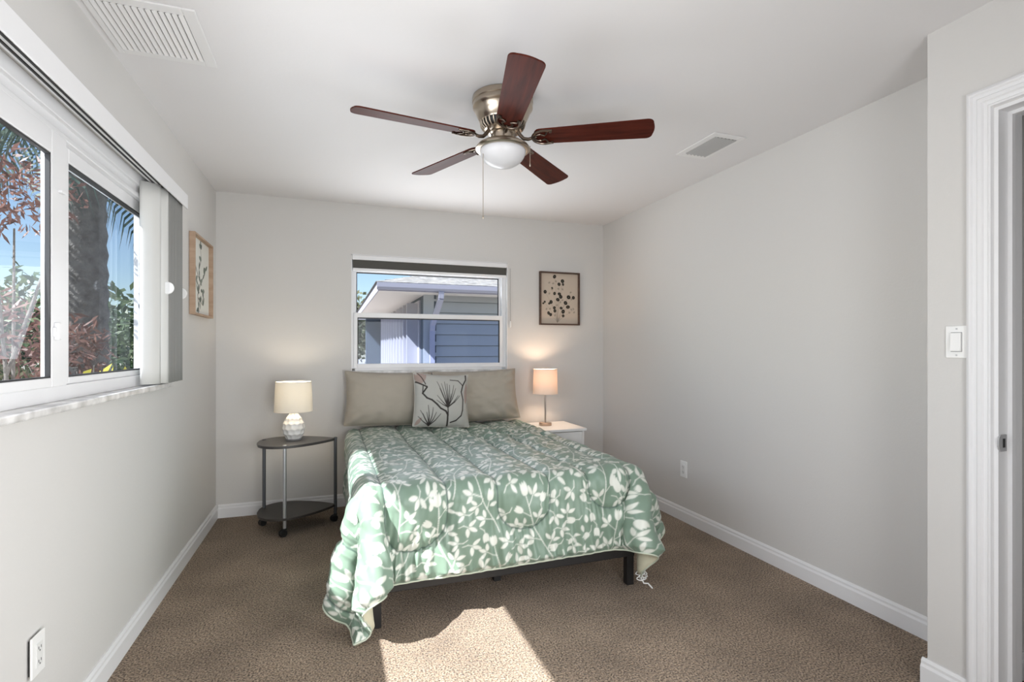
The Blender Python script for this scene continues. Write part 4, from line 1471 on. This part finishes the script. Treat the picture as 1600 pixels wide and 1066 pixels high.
def stems(parent, m, specs):
    bm = BM()
    for pts, r in specs:
        tube(bm, pts, r, 7)
    obj('stem', bm, m, parent, smooth=True)

M_BARK = mat('grey_brown_bark', (0.11, 0.10, 0.09), 0.9, var=(12, (0.20, 0.185, 0.17)), bump=(25, 0.6, 0.03))
M_RED = leaf_mat('copper_leaves', (0.085, 0.042, 0.036), (0.20, 0.105, 0.085))
M_OLIVE = leaf_mat('olive_leaves', (0.10, 0.12, 0.06), (0.26, 0.24, 0.14))
M_YELLOW = leaf_mat('yellow_green_leaves', (0.45, 0.42, 0.05), (0.75, 0.65, 0.10))
M_FROND = leaf_mat('grey_green_fronds', (0.05, 0.09, 0.07), (0.16, 0.22, 0.18))
M_GREEN = leaf_mat('dark_green_leaves', (0.04, 0.08, 0.03), (0.14, 0.18, 0.09))

def frond(bm, base, az, up, length, rng, droop=1.6, n=26):
    p = Vector(base)
    d = Vector((math.cos(az) * math.cos(up), math.sin(az) * math.cos(up), math.sin(up)))
    stepl = length / n
    for k in range(n):
        q = p + d * stepl
        t = k / n
        side = d.cross(Vector((0, 0, 1))).normalized()
        for sg in (-1, 1):
            ll = length * 0.36 * math.sin(PI * (0.12 + 0.83 * t)) * rng.uniform(0.85, 1.15)
            tip = q + side * sg * ll * 0.55 + d * ll * 0.35 + Vector((0, 0, -ll * 0.62))
            mid = q + side * sg * ll * 0.40 + d * ll * 0.2 + Vector((0, 0, -ll * 0.16))
            wv = d * 0.012
            a = [bm.verts.new(c) for c in (q - wv, q + wv, mid + wv * 1.3, tip, mid - wv * 1.3)]
            bm.faces.new((a[0], a[1], a[2], a[4]))
            bm.faces.new((a[4], a[2], a[3]))
        r = 0.010 * (1 - 0.8 * t)
        sv = side * r
        uv = Vector((0, 0, r))
        ra = [bm.verts.new(p + c) for c in (sv, uv, -sv)]
        rb = [bm.verts.new(q + c) for c in (sv, uv, -sv)]
        for i in range(3):
            bm.faces.new((ra[i], ra[(i + 1) % 3], rb[(i + 1) % 3], rb[i]))
        p = q
        d = (d + Vector((0, 0, -droop / n))).normalized()

def palm(label, x, y, h, r, nf, fl, seed, trunk_lean=(0, 0)):
    t = thing('palm_tree', label, 'tree', (x, y, GZ))
    bm = BM()
    pts, rad = [], []
    n = 40
    for k in range(n + 1):
        s = k / n
        pts.append((trunk_lean[0] * s, trunk_lean[1] * s, h * s))
        rad.append(r * (1.18 - 0.30 * s) * (1.0 + (0.055 if k % 2 else -0.03)))
    tube(bm, pts, rad, 20)
    obj('trunk', bm, M_BARK, t, smooth=True)
    rng = random.Random(seed)
    for k in range(nf):
        bm = BM()
        frond(bm, (trunk_lean[0], trunk_lean[1], h), 2 * PI * k / nf + rng.uniform(-0.2, 0.2), rng.uniform(-0.2, 1.1), fl * rng.uniform(0.85, 1.1), rng)
        obj('frond', bm, M_FROND, t)
    return t
palm('thick-trunked shaded palm standing close outside the left window', -2.20, 5.80, 3.7, 0.20, 16, 1.45, 1)
palm('palm farther left whose drooping fronds hang across the sliding pane', -5.0, 5.3, 4.2, 0.16, 20, 2.4, 2)

def shrub(name, label, x, y, m, specs, seed, stemh):
    t = thing(name, label, 'shrub', (x, y, GZ))
    rnd = random.Random(seed)
    stems(t, M_BARK, [([(0, 0, 0), (rnd.uniform(-0.1, 0.1), rnd.uniform(-0.1, 0.1), stemh * 0.5), (rnd.uniform(-0.25, 0.25), rnd.uniform(-0.25, 0.25), stemh)], [0.014, 0.010, 0.004]) for _ in range(5)])
    for k, (c, rad, n, L_, W_) in enumerate(specs):
        leaf_cloud('foliage', t, m, c, rad, n, L_, W_, seed * 10 + k)
    return t
shrub('copper_shrub', 'tall copper-leaved bush nearest the sliding pane', -1.48, 3.05, M_RED,
      [((0, 0, 2.36), (0.34, 0.30, 0.20), 620, 0.060, 0.0075), ((-0.05, 0.1, 1.68), (0.36, 0.32, 0.22), 620, 0.060, 0.0075)], 3, 2.2)
shrub('olive_bush', 'low olive bush filling the bottom of the sliding pane', -2.55, 4.85, M_OLIVE,
      [((0, 0, 1.10), (0.65, 0.55, 0.58), 1900, 0.075, 0.013), ((0.1, 0.1, 0.55), (0.7, 0.6, 0.5), 1200, 0.075, 0.014)], 4, 1.2)
shrub('copper_shrub', 'copper-leaved bush beside the shaded palm trunk', -1.74, 4.45, M_RED,
      [((0, 0, 1.60), (0.24, 0.24, 0.24), 460, 0.08, 0.009)], 5, 1.5)
shrub('flowering_shrub', 'yellow-green leafy shrub at the foot of the palm trunk', -1.36, 3.92, M_YELLOW,
      [((0, 0, 1.34), (0.26, 0.26, 0.13), 170, 0.075, 0.017)], 6, 1.2)
shrub('hedge_bush', 'dark green bush behind the palm trunk', -2.5, 7.9, M_GREEN,
      [((0, 0, 1.1), (1.0, 0.8, 1.0), 2600, 0.13, 0.028)], 7, 1.4)
def tree(label, x, y, h, rad, m, seed, n):
    t = thing('leafy_tree', label, 'tree', (x, y, GZ))
    bm = BM()
    tube(bm, [(0, 0, 0), (0.05, 0, h * 0.5), (0, 0.05, h)], [0.14, 0.11, 0.05], 10)
    obj('trunk', bm, M_BARK, t, smooth=True)
    leaf_cloud('crown', t, m, (0, 0, h), rad, n, 0.22, 0.06, seed, shell=0.2)
tree('distant green tree beside the far end of the neighbouring eave', 0.7, 22.0, 2.5, (1.9, 1.6, 1.5), M_OLIVE, 21, 3000)
tree('green tree far behind the palm trunks', -6.0, 14.0, 2.0, (2.2, 1.8, 1.4), M_GREEN, 22, 3000)
